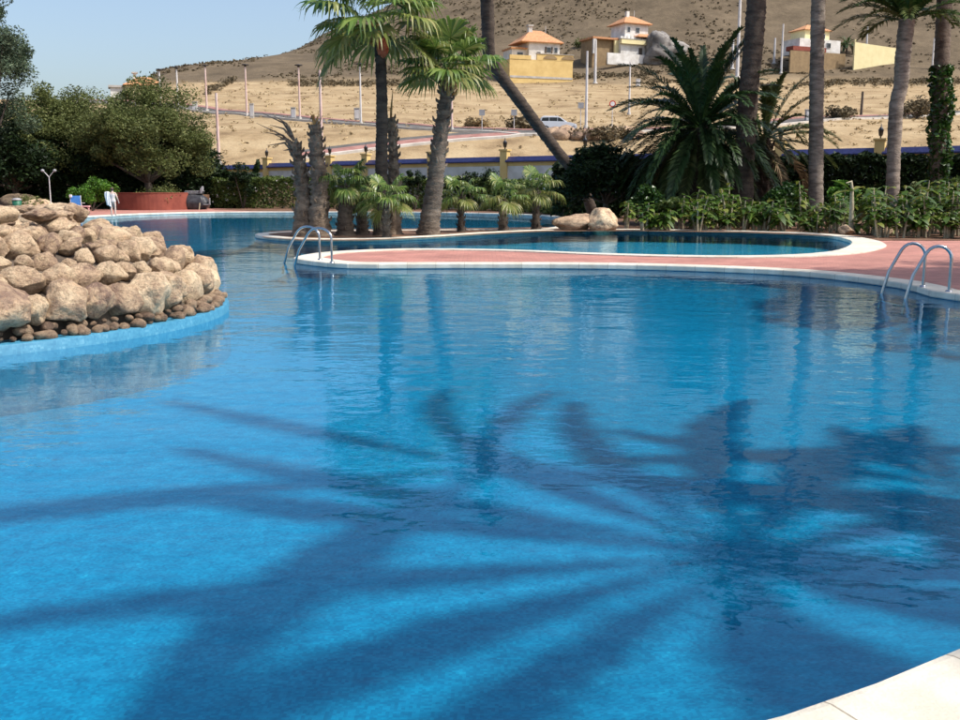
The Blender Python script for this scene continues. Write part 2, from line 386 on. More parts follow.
surf('car_paint', (0.62, 0.64, 0.68), (0.66, 0.68, 0.72), 1.0, 0.25, spec=0.6)
surf('tyre', (0.015, 0.015, 0.015), (0.03, 0.03, 0.03), 6, 0.9)
surf('lamp_red', (0.35, 0.01, 0.01), (0.45, 0.02, 0.02), 6, 0.3)
surf('sign_red', (0.5, 0.03, 0.02), (0.55, 0.05, 0.03), 6, 0.4)
surf('blue_canvas', (0.05, 0.22, 0.62), (0.09, 0.32, 0.75), 8, 0.8, 0.2)
surf('pink_canvas', (0.6, 0.3, 0.3), (0.7, 0.42, 0.4), 8, 0.8, 0.2)
surf('skin', (0.60, 0.40, 0.31), (0.68, 0.47, 0.37), 4, 0.55)
surf('swimsuit', (0.60, 0.52, 0.47), (0.70, 0.62, 0.57), 9, 0.7)
surf('towel_white', (0.72, 0.71, 0.70), (0.82, 0.81, 0.80), 20, 0.9, 0.3)
surf('hair_brown', (0.05, 0.03, 0.02), (0.10, 0.06, 0.035), 20, 0.6)
surf('dark_cover', (0.018, 0.018, 0.022), (0.06, 0.06, 0.065), 3, 0.4, 0.6, 5)
surf('grey_plastic', (0.25, 0.25, 0.26), (0.36, 0.36, 0.37), 3, 0.5)
surf('green_plastic', (0.01, 0.09, 0.05), (0.02, 0.14, 0.08), 3, 0.5)

# ------------------------------------------------------------------ mesh helpers
WLOC = {}
def put(o, parent=None, label=None, cat=None, group=None, kind=None):
    col.objects.link(o)
    if parent is not None: o.parent = parent
    if label: o['label'] = label
    if cat: o['category'] = cat
    if group: o['group'] = group
    if kind: o['kind'] = kind
    return o
def thing(name, label, cat, loc=(0, 0, 0), group=None, rotz=0.0):
    o = bpy.data.objects.new(name, None)
    o.empty_display_size = 0.2
    o.location = loc; o.rotation_euler = (0, 0, rotz)
    put(o, None, label, cat, group)
    WLOC[o] = Vector(loc)
    return o
def np_mesh(name, v, f, smooth_=False):
    """v Nx3, f Mx4 or Mx3 index array"""
    me = bpy.data.meshes.new(name)
    v = np.asarray(v, np.float32); f = np.asarray(f, np.int32)
    me.vertices.add(len(v)); me.vertices.foreach_set('co', v.ravel())
    k = f.shape[1]
    me.loops.add(f.size); me.loops.foreach_set('vertex_index', f.ravel())
    me.polygons.add(len(f)); me.polygons.foreach_set('loop_start', np.arange(0, f.size, k, dtype=np.int32))
    me.update(calc_edges=True); me.validate()
    if smooth_: me.polygons.foreach_set('use_smooth', np.ones(len(f), bool))
    return me
class MB:
    def __init__(s): s.v = []; s.f = []; s.sm = []
    def add(s, vs, fs, sm=False):
        b = len(s.v); s.v += [tuple(p) for p in vs]
        s.f += [tuple(b + i for i in f) for f in fs]; s.sm += [sm] * len(fs)
        return s
    def box(s, c, d, rz=0.0, taper=1.0):
        hx, hy, hz = d[0] / 2, d[1] / 2, d[2] / 2
        ca, sa = math.cos(rz), math.sin(rz)
        vs = []
        for z, k in ((-hz, 1), (hz, taper)):
            for x, y in ((-hx, -hy), (hx, -hy), (hx, hy), (-hx, hy)):
                x2, y2 = x * k, y * k
                vs.append((c[0] + x2 * ca - y2 * sa, c[1] + x2 * sa + y2 * ca, c[2] + z))
        return s.add(vs, [(3, 2, 1, 0), (4, 5, 6, 7), (0, 1, 5, 4), (1, 2, 6, 5), (2, 3, 7, 6), (3, 0, 4, 7)])
    def tube(s, pts, rad, n=8, cap=True, sm=True):
        pts = [Vector(p) for p in pts]
        if not hasattr(rad, '__len__'): rad = [rad] * len(pts)
        vs = []; fs = []
        up = None
        for i, p in enumerate(pts):
            t = (pts[min(i + 1, len(pts) - 1)] - pts[max(i - 1, 0)])
            if t.length < 1e-9: t = Vector((0, 0, 1))
            t.normalize()
            if up is None:
                up = t.orthogonal().normalized()
            up = (up - t * up.dot(t)).normalized()
            side = t.cross(up)
            for k in range(n):
                a = 2 * PI * k / n
                vs.append(p + (up * math.cos(a) + side * math.sin(a)) * rad[i])
        for i in range(len(pts) - 1):
            for k in range(n):
                a, b = i * n + k, i * n + (k + 1) % n
                fs.append((a, b, b + n, a + n))
        s.add(vs, fs, sm)
        if cap:
            m = len(pts) - 1
            s.add([vs[k] for k in range(n)], [tuple(range(n))[::-1]])
            s.add([vs[m * n + k] for k in range(n)], [tuple(range(n))])
        return s
    def lathe(s, prof, c=(0, 0, 0), n=24, sm=True):
        vs = []; fs = []
        for r, z in prof:
            for k in range(n):
                a = 2 * PI * k / n
                vs.append((c[0] + r * math.cos(a), c[1] + r * math.sin(a), c[2] + z))
        for i in range(len(prof) - 1):
            for k in range(n):
                a, b = i * n + k, i * n + (k + 1) % n
                fs.append((a, b, b + n, a + n))
        return s.add(vs, fs, sm)
    def prism(s, poly, z0, z1):
        """poly: list of (x,y) ; closed prism"""
        n = len(poly)
        tri = tessellate_polygon([[Vector((p[0], p[1], 0)) for p in poly]])
        area = sum(poly[i][0] * poly[(i + 1) % n][1] - poly[(i + 1) % n][0] * poly[i][1] for i in range(n))
        vs = [(p[0], p[1], z0) for p in poly] + [(p[0], p[1], z1) for p in poly]
        fs = []
        for t in tri:
            a, b, c_ = t
            cr = (poly[b][0] - poly[a][0]) * (poly[c_][1] - poly[a][1]) - (poly[b][1] - poly[a][1]) * (poly[c_][0] - poly[a][0])
            if cr < 0: a, b, c_ = c_, b, a
            fs.append((a + n, b + n, c_ + n)); fs.append((c_, b, a))
        for i in range(n):
            j = (i + 1) % n
            fs.append((i, j, j + n, i + n) if area > 0 else (j, i, i + n, j + n))
        return s.add(vs, fs)
    def profile(s, pts, y0, y1):
        """side profile in x,z extruded along y"""
        n = len(pts)
        b = MB().prism(pts, 0, 1)
        vs = [(p[0], y0 + (y1 - y0) * p[2], p[1]) for p in b.v]
        return s.add(vs, [f[::-1] for f in b.f])
    def build(s, name, mat, parent=None, bevel=0.0, **kw):
        me = bpy.data.meshes.new(name)
        off = WLOC.get(parent, Vector((0, 0, 0))) if parent is not None else Vector((0, 0, 0))
        v = [(p[0] - off.x, p[1] - off.y, p[2] - off.z) for p in s.v]
        me.from_pydata(v, [], s.f); me.update()
        if any(s.sm): me.polygons.foreach_set('use_smooth', s.sm)
        me.materials.append(MATS[mat])
        o = bpy.data.objects.new(name, me)
        put(o, parent, **kw)
        WLOC[o] = off
        if bevel > 0:
            bv = o.modifiers.new('bevel', 'BEVEL'); bv.width = bevel; bv.segments = 2; bv.limit_method = 'ANGLE'
        return o
def obj_np(name, v, f, mat, parent=None, sm=False, **kw):
    off = WLOC.get(parent, Vector((0, 0, 0))) if parent is not None else Vector((0, 0, 0))
    me = np_mesh(name, np.asarray(v) - np.array(off), f, sm)
    me.materials.append(MATS[mat])
    o = bpy.data.objects.new(name, me); put(o, parent, **kw); WLOC[o] = off
    return o
def leaves(c, size, aspect=0.45, upbias=0.4, jit=0.35, droop=0.0):
    """one rhombic leaf per centre"""
    c = np.asarray(c, float); n = len(c)
    d = RNG.normal(size=(n, 3)); d[:, 2] = d[:, 2] * 0.6 - droop
    d /= np.linalg.norm(d, axis=1)[:, None]
    nn = RNG.normal(size=(n, 3)); nn[:, 2] += upbias * 2
    b = np.cross(d, nn); b /= np.linalg.norm(b, axis=1)[:, None] + 1e-9
    L = size * (1 + jit * RNG.normal(size=n)).clip(0.4, 2)
    a = d * (L / 2)[:, None]; b = b * (L * aspect / 2)[:, None]
    v = np.stack([c - a, c + b, c + a, c - b], 1).reshape(-1, 3)
    f = np.arange(4 * n).reshape(n, 4)
    return v, f
def clumped(n, center, radii, nclump, crad, shell=0.55, flat=0.75, seed=0):
    """points spread over clumps inside an ellipsoid: uneven outline with gaps"""
    r = np.random.default_rng(seed)
    u = r.normal(size=(nclump, 3)); u /= np.linalg.norm(u, axis=1)[:, None]
    u[:, 2] = np.where(u[:, 2] < -0.45, -u[:, 2] * 0.5, u[:, 2])
    rad = shell + (1 - shell) * r.random(nclump) ** 0.6
    cc = u * rad[:, None] * np.array(radii)
    k = r.integers(0, nclump, n)
    q = r.normal(size=(n, 3)); q /= np.linalg.norm(q, axis=1)[:, None]
    q *= (r.random(n) ** 0.45)[:, None]
    cr = crad * (0.55 + 0.9 * r.random(nclump))
    p = cc[k] + q * cr[k][:, None] * np.array([1, 1, flat])
    return p + np.array(center), cc + np.array(center)

def copy_part(o, parent, loc, rot, scale=1.0):
    c = o.copy(); col.objects.link(c); c.parent = parent
    c.location = loc; c.rotation_euler = rot
    c.scale = (scale, scale, scale) if not hasattr(scale, '__len__') else scale
    return c
def part_from_mesh(name, me, parent, loc, rot, scale=1.0):
    o = bpy.data.objects.new(name, me); col.objects.link(o); o.parent = parent
    o.location = loc; o.rotation_euler = rot
    o.scale = (scale, scale, scale) if not hasattr(scale, '__len__') else scale
    return o

# ------------------------------------------------------------------ the pool outline (edge of the water)
def catmull(pts, step=0.5):
    out = []
    n = len(pts)
    for i in range(n):
        p0, p1, p2, p3 = (np.array(pts[(i + k - 1) % n][:2]) for k in range(4))
        m = max(2, int(np.linalg.norm(p2 - p1) / step)); m = min(m, 14)
        # centripetal
        t0 = 0; t1 = t0 + max(1e-3, np.linalg.norm(p1 - p0)) ** 0.5; t2 = t1 + max(1e-3, np.linalg.norm(p2 - p1)) ** 0.5; t3 = t2 + max(1e-3, np.linalg.norm(p3 - p2)) ** 0.5
        for k in range(m):
            t = t1 + (t2 - t1) * k / m
            a1 = (t1 - t) / (t1 - t0) * p0 + (t - t0) / (t1 - t0) * p1
            a2 = (t2 - t) / (t2 - t1) * p1 + (t - t1) / (t2 - t1) * p2
            a3 = (t3 - t) / (t3 - t2) * p2 + (t - t2) / (t3 - t2) * p3
            b1 = (t2 - t) / (t2 - t0) * a1 + (t - t0) / (t2 - t0) * a2
            b2 = (t3 - t) / (t3 - t1) * a2 + (t - t1) / (t3 - t1) * a3
            out.append((t2 - t) / (t2 - t1) * b1 + (t - t1) / (t2 - t1) * b2)
    return np.array(out)
WATER_Z = -0.085
FLOOR_Z = -0.72
EDGE = [(-9, 0.2), (-4, 0.9), (-1.2, 1.95), P(790, 720, .03), P(960, 655, .03), (3.7, 4.5), (6.6, 5.6), (9.4, 8.0), (10.7, 11.0), (10.4, 14.2),
        P(960, 302, -.09), P(900, 289, -.09), P(800, 277, -.09), P(700, 272, -.09), P(600, 269.5, -.09), P(450, 269, -.09), P(348, 269, -.09), P(312, 266, -.09),
        P(295, 260.5, -.03), P(304, 255, .03), P(331, 251.5, .03), P(402, 248.6, .03), P(508, 249.5, .03), P(600, 253, .03), P(700, 255.3, .03), P(775, 255, .03),
        P(825, 252, .03), P(850, 246.5, 0), P(848, 241.5, -.05), P(815, 237, -.08), P(740, 233.8, -.08), P(640, 232.2, -.08), P(590, 232, -.08), P(543, 232.8, -.08),
        P(487, 235.5, -.08), P(437, 239, -.08), P(366, 242, -.08), P(300, 242, -.08), P(266, 239.5, -.08), P(256, 236, -.03), P(268, 232.3, .03), P(320, 230.6, .03),
        P(400, 229.8, .03), P(480, 229.2, .03), P(540, 228.4, .03), P(560, 224, 0), P(553, 218, -.08), P(525, 216, -.08), P(470, 214.4, -.08),
        P(400, 213.4, -.08), P(260, 213.2, -.08), P(200, 213.6, -.08), P(135, 215.4, -.08), P(96, 217.4, -.08), (-33, 46), (-34, 30), (-27, 14), (-17, 4)]
EDGE = [(p[0], p[1]) for p in EDGE]
W = catmull(EDGE, 0.6)
area = 0.5 * np.sum(W[:, 0] * np.roll(W[:, 1], -1) - np.roll(W[:, 0], -1) * W[:, 1])
tan = np.roll(W, -1, 0) - np.roll(W, 1, 0); tan /= np.linalg.norm(tan, axis=1)[:, None]
nrm = np.stack([tan[:, 1], -tan[:, 0]], 1) * (1 if area > 0 else -1)   # away from the water

def tri_sheet(outer, holes, z):
    loops = [[Vector((p[0], p[1], 0)) for p in outer]] + [[Vector((p[0], p[1], 0)) for p in h] for h in holes]
    tri = tessellate_polygon(loops)
    flat = [p for L in loops for p in L]
    fs = []
    for a, b, c in tri:
        if (flat[b] - flat[a]).cross(flat[c] - flat[a]).z < 0: a, b, c = c, b, a
        fs.append((a, b, c))
    return [(p.x, p.y, z) for p in flat], fs

def build_setting():
    # pool floor, walls, water
    b = MB(); vs, fs = tri_sheet([(p[0], p[1]) for p in W + nrm * 0.03], [], FLOOR_Z); b.add(vs, fs)
    n = len(W)
    b.build('pool_floor', 'pool_mosaic_sparkle', kind='structure')
    ov = EDGE[19:38]
    cx_, cy_ = sum(p[0] for p in ov) / len(ov), sum(p[1] for p in ov) / len(ov)
    b = MB(); vs, fs = tri_sheet(ov, [], -0.42); b.add(vs, fs); m_ = len(ov)
    b.add([(ov[0][0], ov[0][1], -0.42), (ov[-1][0], ov[-1][1], -0.42), (ov[-1][0], ov[-1][1], FLOOR_Z - .02), (ov[0][0], ov[0][1], FLOOR_Z - .02)], [(0, 1, 2, 3)])
    b.build('oval_pool_floor', 'pale_mosaic', kind='structure')
    # tiled wall; the cove is added so that its slope catches the sun
    b = MB(); cove = [(0.0, -0.045), (0.0, -0.16), (0.10, -0.30), (0.40, -0.46), (0.9, -0.60), (1.6, FLOOR_Z + .004)]
    vs = []
    for o_, z in cove: vs += [(p[0], p[1], z) for p in W - nrm * o_]
    fs = []
    for k in range(len(cove) - 1):
        for i in range(n):
            j = (i + 1) % n; q = (k * n + i, k * n + j, (k + 1) * n + j, (k + 1) * n + i)
            fs.append(q if area > 0 else q[::-1])
    b.add(vs, fs, True)
    b.build('pool_wall', 'pool_mosaic_sparkle', kind='structure')
    b = MB(); vs, fs = tri_sheet([(p[0], p[1]) for p in W + nrm * 0.02], [], WATER_Z); b.add(vs, fs)
    b.build('water', 'pool_water', kind='structure')
    # coping: rounded lip all round the water
    wid = np.full(n, 0.42)
    e = P(850, 246, 0); d = np.hypot(W[:, 0] - e.x, W[:, 1] - e.y)
    wid += 0.55 * np.clip(1 - d / 9, 0, 1)
    tip = P(300, 260, 0); d = np.hypot(W[:, 0] - tip.x, W[:, 1] - tip.y); wid += 0.25 * np.clip(1 - d / 3, 0, 1)
    near = np.hypot(W[:, 0] - 2, W[:, 1] - 3.4); wid += 0.12 * np.clip(1 - near / 4, 0, 1)
    # limit where the land is narrow: never past the soil of the palm island
    prof = [(0.02, -0.078), (-0.025, -0.078), (-0.04, -0.06), (-0.04, 0.012), (-0.028, 0.03), (0.0, 0.035), ('w-', 0.035), ('w', 0.028), ('w', -0.01)]
    vs = []
    for o_, z in prof:
        off = wid if o_ == 'w' else (wid - 0.015 if o_ == 'w-' else np.full(n, o_))
        q = W + nrm * off[:, None]
        vs += [(p[0], p[1], z) for p in q]
    m = MB(); fs = []
    for k in range(len(prof) - 1):
        for i in range(n):
            j = (i + 1) % n
            q = (k * n + i, k * n + j, (k + 1) * n + j, (k + 1) * n + i)
            fs.append(q if area > 0 else q[::-1])
    m.add(vs, [f[::-1] for f in fs])
    co = m.build('pool_coping', 'coping_stone', kind='structure')
    arc = np.concatenate([[0], np.cumsum(np.linalg.norm(np.diff(W, axis=0), axis=1))])
    uv = co.data.uv_layers.new(name='UVMap'); li = np.zeros(len(co.data.loops), np.int32); co.data.loops.foreach_get('vertex_index', li)
    uv.data.foreach_set('uv', np.stack([arc[li % n], (li // n) * 1.0], 1).astype(np.float32).ravel())
    # deck slab with the pool cut out of it
    m = MB(); vs, fs = tri_sheet(SLAB, [[(p[0], p[1]) for p in W + nrm * 0.1]], 0.0); m.add(vs, fs)
    m.build('pool_deck', 'red_pavers', kind='structure')
    # garden earth beds on the deck
    isl = [P(262, 237, .02), P(300, 240.2, .02), P(366, 240.3, .02), P(437, 237, .02), P(487, 234, .02), P(543, 231.4, .02), P(590, 230.8, .02), P(640, 230.8, .02), P(740, 232.3, .02),
           P(800, 234.3, .02), P(838, 236.6, .02), P(880, 240.0, .02), P(960, 240.0, .02)]
    isl = [(p.x, p.y) for p in isl] + [(30, 31), (69, 31), (69, 39.6), (34, 47.6), (14, 51.6), (8, 67.6), (3, 85.2), (-19.8, 91.4)]
    isl += [(P(x, y, .02).x, P(x, y, .02).y) for x, y in ((212, 209.5), (262, 211), (400, 211.2), (470, 212), (528, 213.6), (560, 216.5), (572, 222), (566, 226.6), (540, 227.2), (480, 228), (400, 228.6), (320, 229.4), (270, 231))]
    m = MB(); vs, fs = tri_sheet(isl, [], 0.016); m.add(vs, fs)
    m.build('garden_earth', 'soil', kind='structure')
    lb = [(-69, 62), (-36, 64)] + [(P(x, y, .02).x, P(x, y, .02).y) for x, y in ((40, 211.5), (120, 208.5), (212, 207.8))] + [(-20.2, 91.5), (-38, 89.5), (-69, 87.5)]
    m = MB(); vs, fs = tri_sheet(lb, [], 0.012); m.add(vs, fs)
    m.build('garden_earth', 'soil', kind='structure')
    # terrain
    ys = list(np.arange(-400, -44, 40)) + list(np.arange(-44, 44, 4)) + list(np.arange(44, 108, 2)) + list(np.arange(108, 340, 3)) + list(np.arange(340, 620, 7)) + list(np.geomspace(620, 4500, 30))
    xs = list(-np.geomspace(4000, 215, 28)) + list(np.arange(-210, -72, 6)) + list(np.arange(-72, 76, 3)) + list(np.arange(78, 300, 6)) + list(np.geomspace(302, 4000, 28))
    V = np.array([(x, y, ground_z(x, y)) for y in ys for x in xs])
    nx, ny = len(xs), len(ys)
    idx = np.arange(nx * ny).reshape(ny, nx)
    F = np.stack([idx[:-1, :-1], idx[:-1, 1:], idx[1:, 1:], idx[1:, :-1]], -1).reshape(-1, 4)
    obj_np('ground', V, F, 'dry_hillside', sm=True, kind='structure')
build_setting()

# ------------------------------------------------------------------ roads on the slope
def strip(name, pts, width, mat, lift, off=0.0, height=None):
    pts = [Vector((p[0], p[1], 0)) for p in pts]
    q = []
    for a, b_ in zip(pts[:-1], pts[1:]):
        m = max(2, int((b_ - a).length / 3))
        q += [a.lerp(b_, k / m) for k in range(m)]
    q.append(pts[-1])
    vs = []
    n = len(q)
    for i, p in enumerate(q):
        t = q[min(i + 1, n - 1)] - q[max(i - 1, 0)]; t.normalize()
        s = Vector((-t.y, t.x, 0))
        zc = terr(p.x, p.y)
        c = p + s * off
        h = lift if height is None else height
        for k, zz in ((-1, -0.4), (-1, h), (1, h), (1, -0.4)):
            r = c + s * (k * width / 2)
            vs.append((r.x, r.y, terr(r.x, r.y) + zz))
    fs = []
    for i in range(n - 1):
        for k in range(3):
            a = i * 4 + k
            fs.append((a, a + 1, a + 5, a + 4))
    b = MB(); b.add(vs, fs)
    return b.build(name, mat, kind='structure')
r1 = [hit(x, y) for x, y in ((60, 100), (197, 110), (247, 114), (297, 119.5), (361, 124.5), (420, 128.5), (470, 131), (520, 133.5), (575, 133), (650, 131.5), (700, 129.5), (760, 126), (830, 119), (960, 112))]
r2 = [hit(x, y) for x, y in ((300, 158), (367, 150.5), (410, 145.5), (460, 140.5), (500, 136.5), (520, 134.5))]
strip('road', r1, 3.6, 'asphalt', 0.14)
strip('pavement', r1, 1.3, 'pink_pavement', 0.2, 2.5)
strip('kerb', r1, 0.3, 'kerb_concrete', 0.28, -2.0)
strip('road', r2, 1.7, 'pink_pavement', 0.18)
strip('pavement', r2, 1.0, 'asphalt', 0.16, 1.4)
strip('kerb', r2, 0.3, 'kerb_concrete', 0.28, -1.05)

# scrub and grass tussocks over the slope, rock banks
def scatter_scrub():
    r = np.random.default_rng(5)
    C = []; S = []
    def add(x, y, s): C.append((x, y, terr(x, y))); S.append(s)
    for _ in range(30000):
        y = 300 + 330 * r.random() ** 1.2; x = -190 + r.random() * 520 * (0.6 + y / 900)
        if 1.2 * mnoise.noise(Vector((x * .022, y * .022, 7))) + 0.8 * mnoise.noise(Vector((x * .07, y * .05, 3))) + r.normal() * 0.14 > 0.10: add(x, y, 0.3 + 0.75 * r.random() ** 2)
    # scrub along dark ledges; the far right strip stands in for a bank's shade
    for (x0, y0, x1, y1, n, s) in ((290, 84, 400, 84, 260, 1.0), (205, 93, 235, 80, 90, 1.0), (563, 78, 660, 74, 200, .8), (800, 84, 960, 82, 300, 1.0), (640, 80, 800, 88, 160, .8)):
        for _ in range(n):
            k = r.random(); p = hit(x0 + (x1 - x0) * k, y0 + (y1 - y0) * k + r.normal() * 1.6)
            add(p.x, p.y, s * (0.5 + 0.8 * r.random()))
    pts = []; sz = []
    for c, s in zip(C, S):
        m = 14
        q = r.normal(size=(m, 3)); q /= np.linalg.norm(q, axis=1)[:, None]; q[:, 2] = np.abs(q[:, 2]) * 0.75
        pts.append(np.array(c) + q * s * (0.6 + 0.4 * r.random((m, 1))))
    v, f = leaves(np.concatenate(pts), 0.55, 0.6, 0.6)
    o = obj_np('hillside_scrub', v, f, 'scrub_leaf', kind='stuff', label='low brown scrub scattered over the dry hillside')
    o['category'] = 'scrub'
    # dry grass tussocks in the field
    pts = []
    for _ in range(2600):
        y = 106 + 190 * r.random(); x = (-0.34 + 0.86 * r.random()) * y
        if mnoise.noise(Vector((x * .05, y * .05, 2))) + r.normal() * 0.3 < -0.05: continue
        if abs(terr(x, y) - terr(x, y + 1)) > 2: continue
        s = 0.2 + 0.2 * r.random(); m = 10
        q = r.normal(size=(m, 3)) * np.array([.5, .5, .3]); q[:, 2] = np.abs(q[:, 2])
        pts.append(np.array((x, y, terr(x, y) + 0.05)) + q * s * 1.5)
    v, f = leaves(np.concatenate(pts), 0.38, 0.35, 0.3)
    o = obj_np('field_grass', v, f, 'dry_grass', kind='stuff', label='golden dry grass tufts covering the sloping field')
    o['category'] = 'grass'
scatter_scrub()

# ------------------------------------------------------------------ rocks
def ico(sub):
    bm = bmesh.new(); bmesh.ops.create_icosphere(bm, subdivisions=sub, radius=1.0)
    v = np.array([x.co[:] for x in bm.verts]); f = np.array([[q.index for q in t.verts] for t in bm.faces]); bm.free()
    return v, f
ICO3 = ico(4); ICO2 = ico(3); ICO1 = ico(2)
def rock_mesh(name, seed, base, mat, facets=11, rough=0.095):
    r = np.random.default_rng(seed)
    v = base[0].copy()
    for _ in range(facets):
        d = r.normal(size=3); d /= np.linalg.norm(d); h = 0.62 + 0.26 * r.random()
        s = v @ d
        over = s > h
        v[over] -= np.outer((s[over] - h) * 0.86, d)
    for i in range(len(v)):
        p = Vector(v[i])
        k = 1 + rough * 1.5 * mnoise.noise(p * 1.6 + Vector((seed, 0, 0))) + rough * 0.8 * mnoise.noise(p * 4.2 + Vector((0, seed, 0))) + rough * 0.4 * mnoise.noise(p * 9.0 + Vector((0, 0, seed)))
        v[i] *= k
    me = np_mesh(name, v, base[1], True); me.materials.append(MATS[mat])
    return me
BOULDERS = [rock_mesh('boulder', 20 + i, ICO3 if i < 12 else ICO2, 'island_rock') for i in range(14)]
SMALLS = [rock_mesh('small_stone', 60 + i, ICO1, 'small_rock', 7, 0.05) for i in range(8)]

def rock_island():
    c = Vector((-7.75, 13.35, 0)); R = 4.25
    t = thing('rock_island', 'round island of piled sandy boulders on a pale blue tiled base in the pool', 'rock island', (c.x, c.y, WATER_Z))
    b = MB(); b.lathe([(R + .0, FLOOR_Z - 0.02), (R, 0.015), (R - .02, 0.03), (R - .4, 0.03), (R - .7, 0.02)], (c.x, c.y, 0), 96)
    b.build('tiled_base', 'waterline_mosaic', t)
    b = MB(); b.lathe([(R - .25, -0.1), (R - .42, .25), (R - .65, .5), (R - 1.0, .72), (R - 1.6, .88), (R - 2.4, .98), (0.4, 1.04), (0.01, 1.05)], (c.x, c.y, 0), 64)
    b.build('earth_core', 'mound_earth', t)
    r = random.Random(3)
    # small stones in the joint above the tiles: two courses along the whole front
    cnt = 0
    for lay, (rr, z, s, step) in enumerate(((R - .11, .065, .07, .135), (R - .18, .13, .062, .15))):
        n = int(2 * PI * rr / step)
        for i in range(n):
            if cnt >= 298: break
            a = -2.6 + i * step / rr + r.uniform(-.01, .01)
            sc_ = s * r.choice((.55, .7, .85, 1.0, 1.2, 1.45))
            part_from_mesh('small_stone', SMALLS[r.randrange(8)], t, (math.cos(a) * (rr + r.uniform(-.03, .02)), math.sin(a) * (rr + r.uniform(-.03, .02)), z - WATER_Z + r.uniform(-.02, .02)),
                           (r.uniform(-.3, .3), r.uniform(-.3, .3), r.uniform(0, 6)), (sc_ * r.uniform(1, 1.4), sc_, sc_ * r.uniform(.7, .95)))
            cnt += 1
    rows = ((R - .34, .33, .295, .53, 1.1), (R - .66, .60, .21, .43, .95), (R - .98, .76, .205, .42, .85), (R - 1.32, .90, .195, .41, .8), (R - 1.68, 1.0, .19, .41, .75), (R - 2.05, 1.06, .2, .42, .7), (R - 2.4, 1.07, .23, .44, .6), (R - 2.9, 1.1, .25, .5, .5), (R - 3.5, 1.1, .28, .56, .45))
    k = 0
    for (rr, z, s, step, fl) in rows:
        a = -2.5 + r.uniform(0, .3); end = a + 2 * PI
        while a < end - .25 * step / rr:
            front = a < 1.2
            st_ = step * (.80 if front else 1.7); q_ = r.choice((.62, .8, .92, 1.02, 1.12, 1.35)) * (.86 if front else 1.4)
            st_ *= .55 + .45 * q_ / .95 if front else 1
            a += st_ / rr * .5
            sc_ = s * q_; rq = rr + r.uniform(-.08, .08)
            part_from_mesh('boulder', BOULDERS[r.randrange(14)], t, (math.cos(a) * rq, math.sin(a) * rq, z - WATER_Z + r.uniform(-.05, .06)),
                           (r.uniform(-.5, .5), r.uniform(-.5, .5), a + r.uniform(-.7, .7)), (sc_ * r.uniform(.85, 1.05), sc_ * r.uniform(.9, 1.3), sc_ * fl * r.uniform(.85, 1.15)))
            a += st_ / rr * .5; k += 1
    print('boulders', k)
    # thin capping slabs round the basin at the top
    for i in range(26):
        a = 2 * PI * (i + r.uniform(-.2, .2)) / 26
        rq = 2.15 + r.uniform(-.12, .12)
        part_from_mesh('capping_slab', BOULDERS[r.randrange(14)], t, (math.cos(a) * rq, math.sin(a) * rq, 1.27 - WATER_Z + r.uniform(-.03, .04)),
                       (r.uniform(-.1, .1), r.uniform(-.1, .1), a + r.uniform(-.4, .4)), (.22 * r.uniform(.7, 1.2), .28 * r.uniform(.7, 1.3), .10 * r.uniform(.7, 1.4)))
rock_island()

# ------------------------------------------------------------------ palms
def fan_frond(seed, elev, Lp, R, mat, droop=1.0):
    """costapalmate leaf: petiole plus split segments; gravity bends both"""
    r = np.random.default_rng(seed)
    v = []; f = []
    # petiole
    p = np.array([0., 0, 0]); e = elev; path = [p.copy()]
    for i in range(8):
        p = p + np.array([math.cos(e), 0, math.sin(e)]) * Lp / 8; e -= 0.075 * droop * max(0.2, math.cos(e)); path.append(p.copy())
    w0 = 0.03
    for i, q in enumerate(path):
        ww = w0 * (1 - 0.45 * i / 8)
        v += [q + [0, -ww, 0], q + [0, 0, -ww * .8], q + [0, ww, 0]]
    for i in range(8):
        a = i * 3
        f += [(a, a + 1, a + 4, a + 3), (a + 1, a + 2, a + 5, a + 4), (a + 2, a, a + 3, a + 5)]
    hub = path[-1]; T = np.array([math.cos(e), 0, math.sin(e)]); S = np.array([0, 1., 0]); N = np.cross(T, S)
    if N[2] < 0: N = -N
    ns = 30
    for k in range(ns):
        a = math.radians(-128 + 256 * k / (ns - 1)) + r.normal() * 0.02
        L = R * (1 - 0.28 * (abs(a) / 2.2) ** 2) * (0.92 + 0.16 * r.random())
        d = T * math.cos(a) + S * math.sin(a)
        sd = -T * math.sin(a) + S * math.cos(a)
        fold = 0.16 * R * abs(math.sin(a))
        half = math.radians(256 / (ns - 1)) / 2
        pts = []
        stops = (0.02, 0.3, 0.56, 0.72, 0.87, 1.0)
        twist = r.normal() * 0.4
        for s in stops:
            g = max(0, s - 0.42)
            dr = droop * R * (0.10 * s * s + 0.95 * g * g * (0.5 + 1.0 * r.random()))
            c = hub + d * L * s * (1 - 0.35 * g) + N * (fold * s * 0.6 - 0.0) - np.array([0, 0, dr])
            wv = L * s * math.tan(half) if s < 0.57 else L * 0.56 * math.tan(half) * (1.02 - s) / 0.46
            wv = max(wv, 0.003)
            z_ = N * (0.35 * wv * (1 if k % 2 else -1))
            tw = N * wv * twist * max(0, s - .5)
            pts.append((c - sd * wv * 1.04 + z_ - tw, c + sd * wv * 1.04 - z_ + tw))
        b = len(v)
        for q in pts: v += [q[0], q[1]]
        for i in range(len(stops) - 1):
            f.append((b + 2 * i, b + 2 * i + 1, b + 2 * i + 3, b + 2 * i + 2))
    me = np_mesh('frond', np.array(v), np.array(f), False); me.materials.append(MATS[mat])
    return me
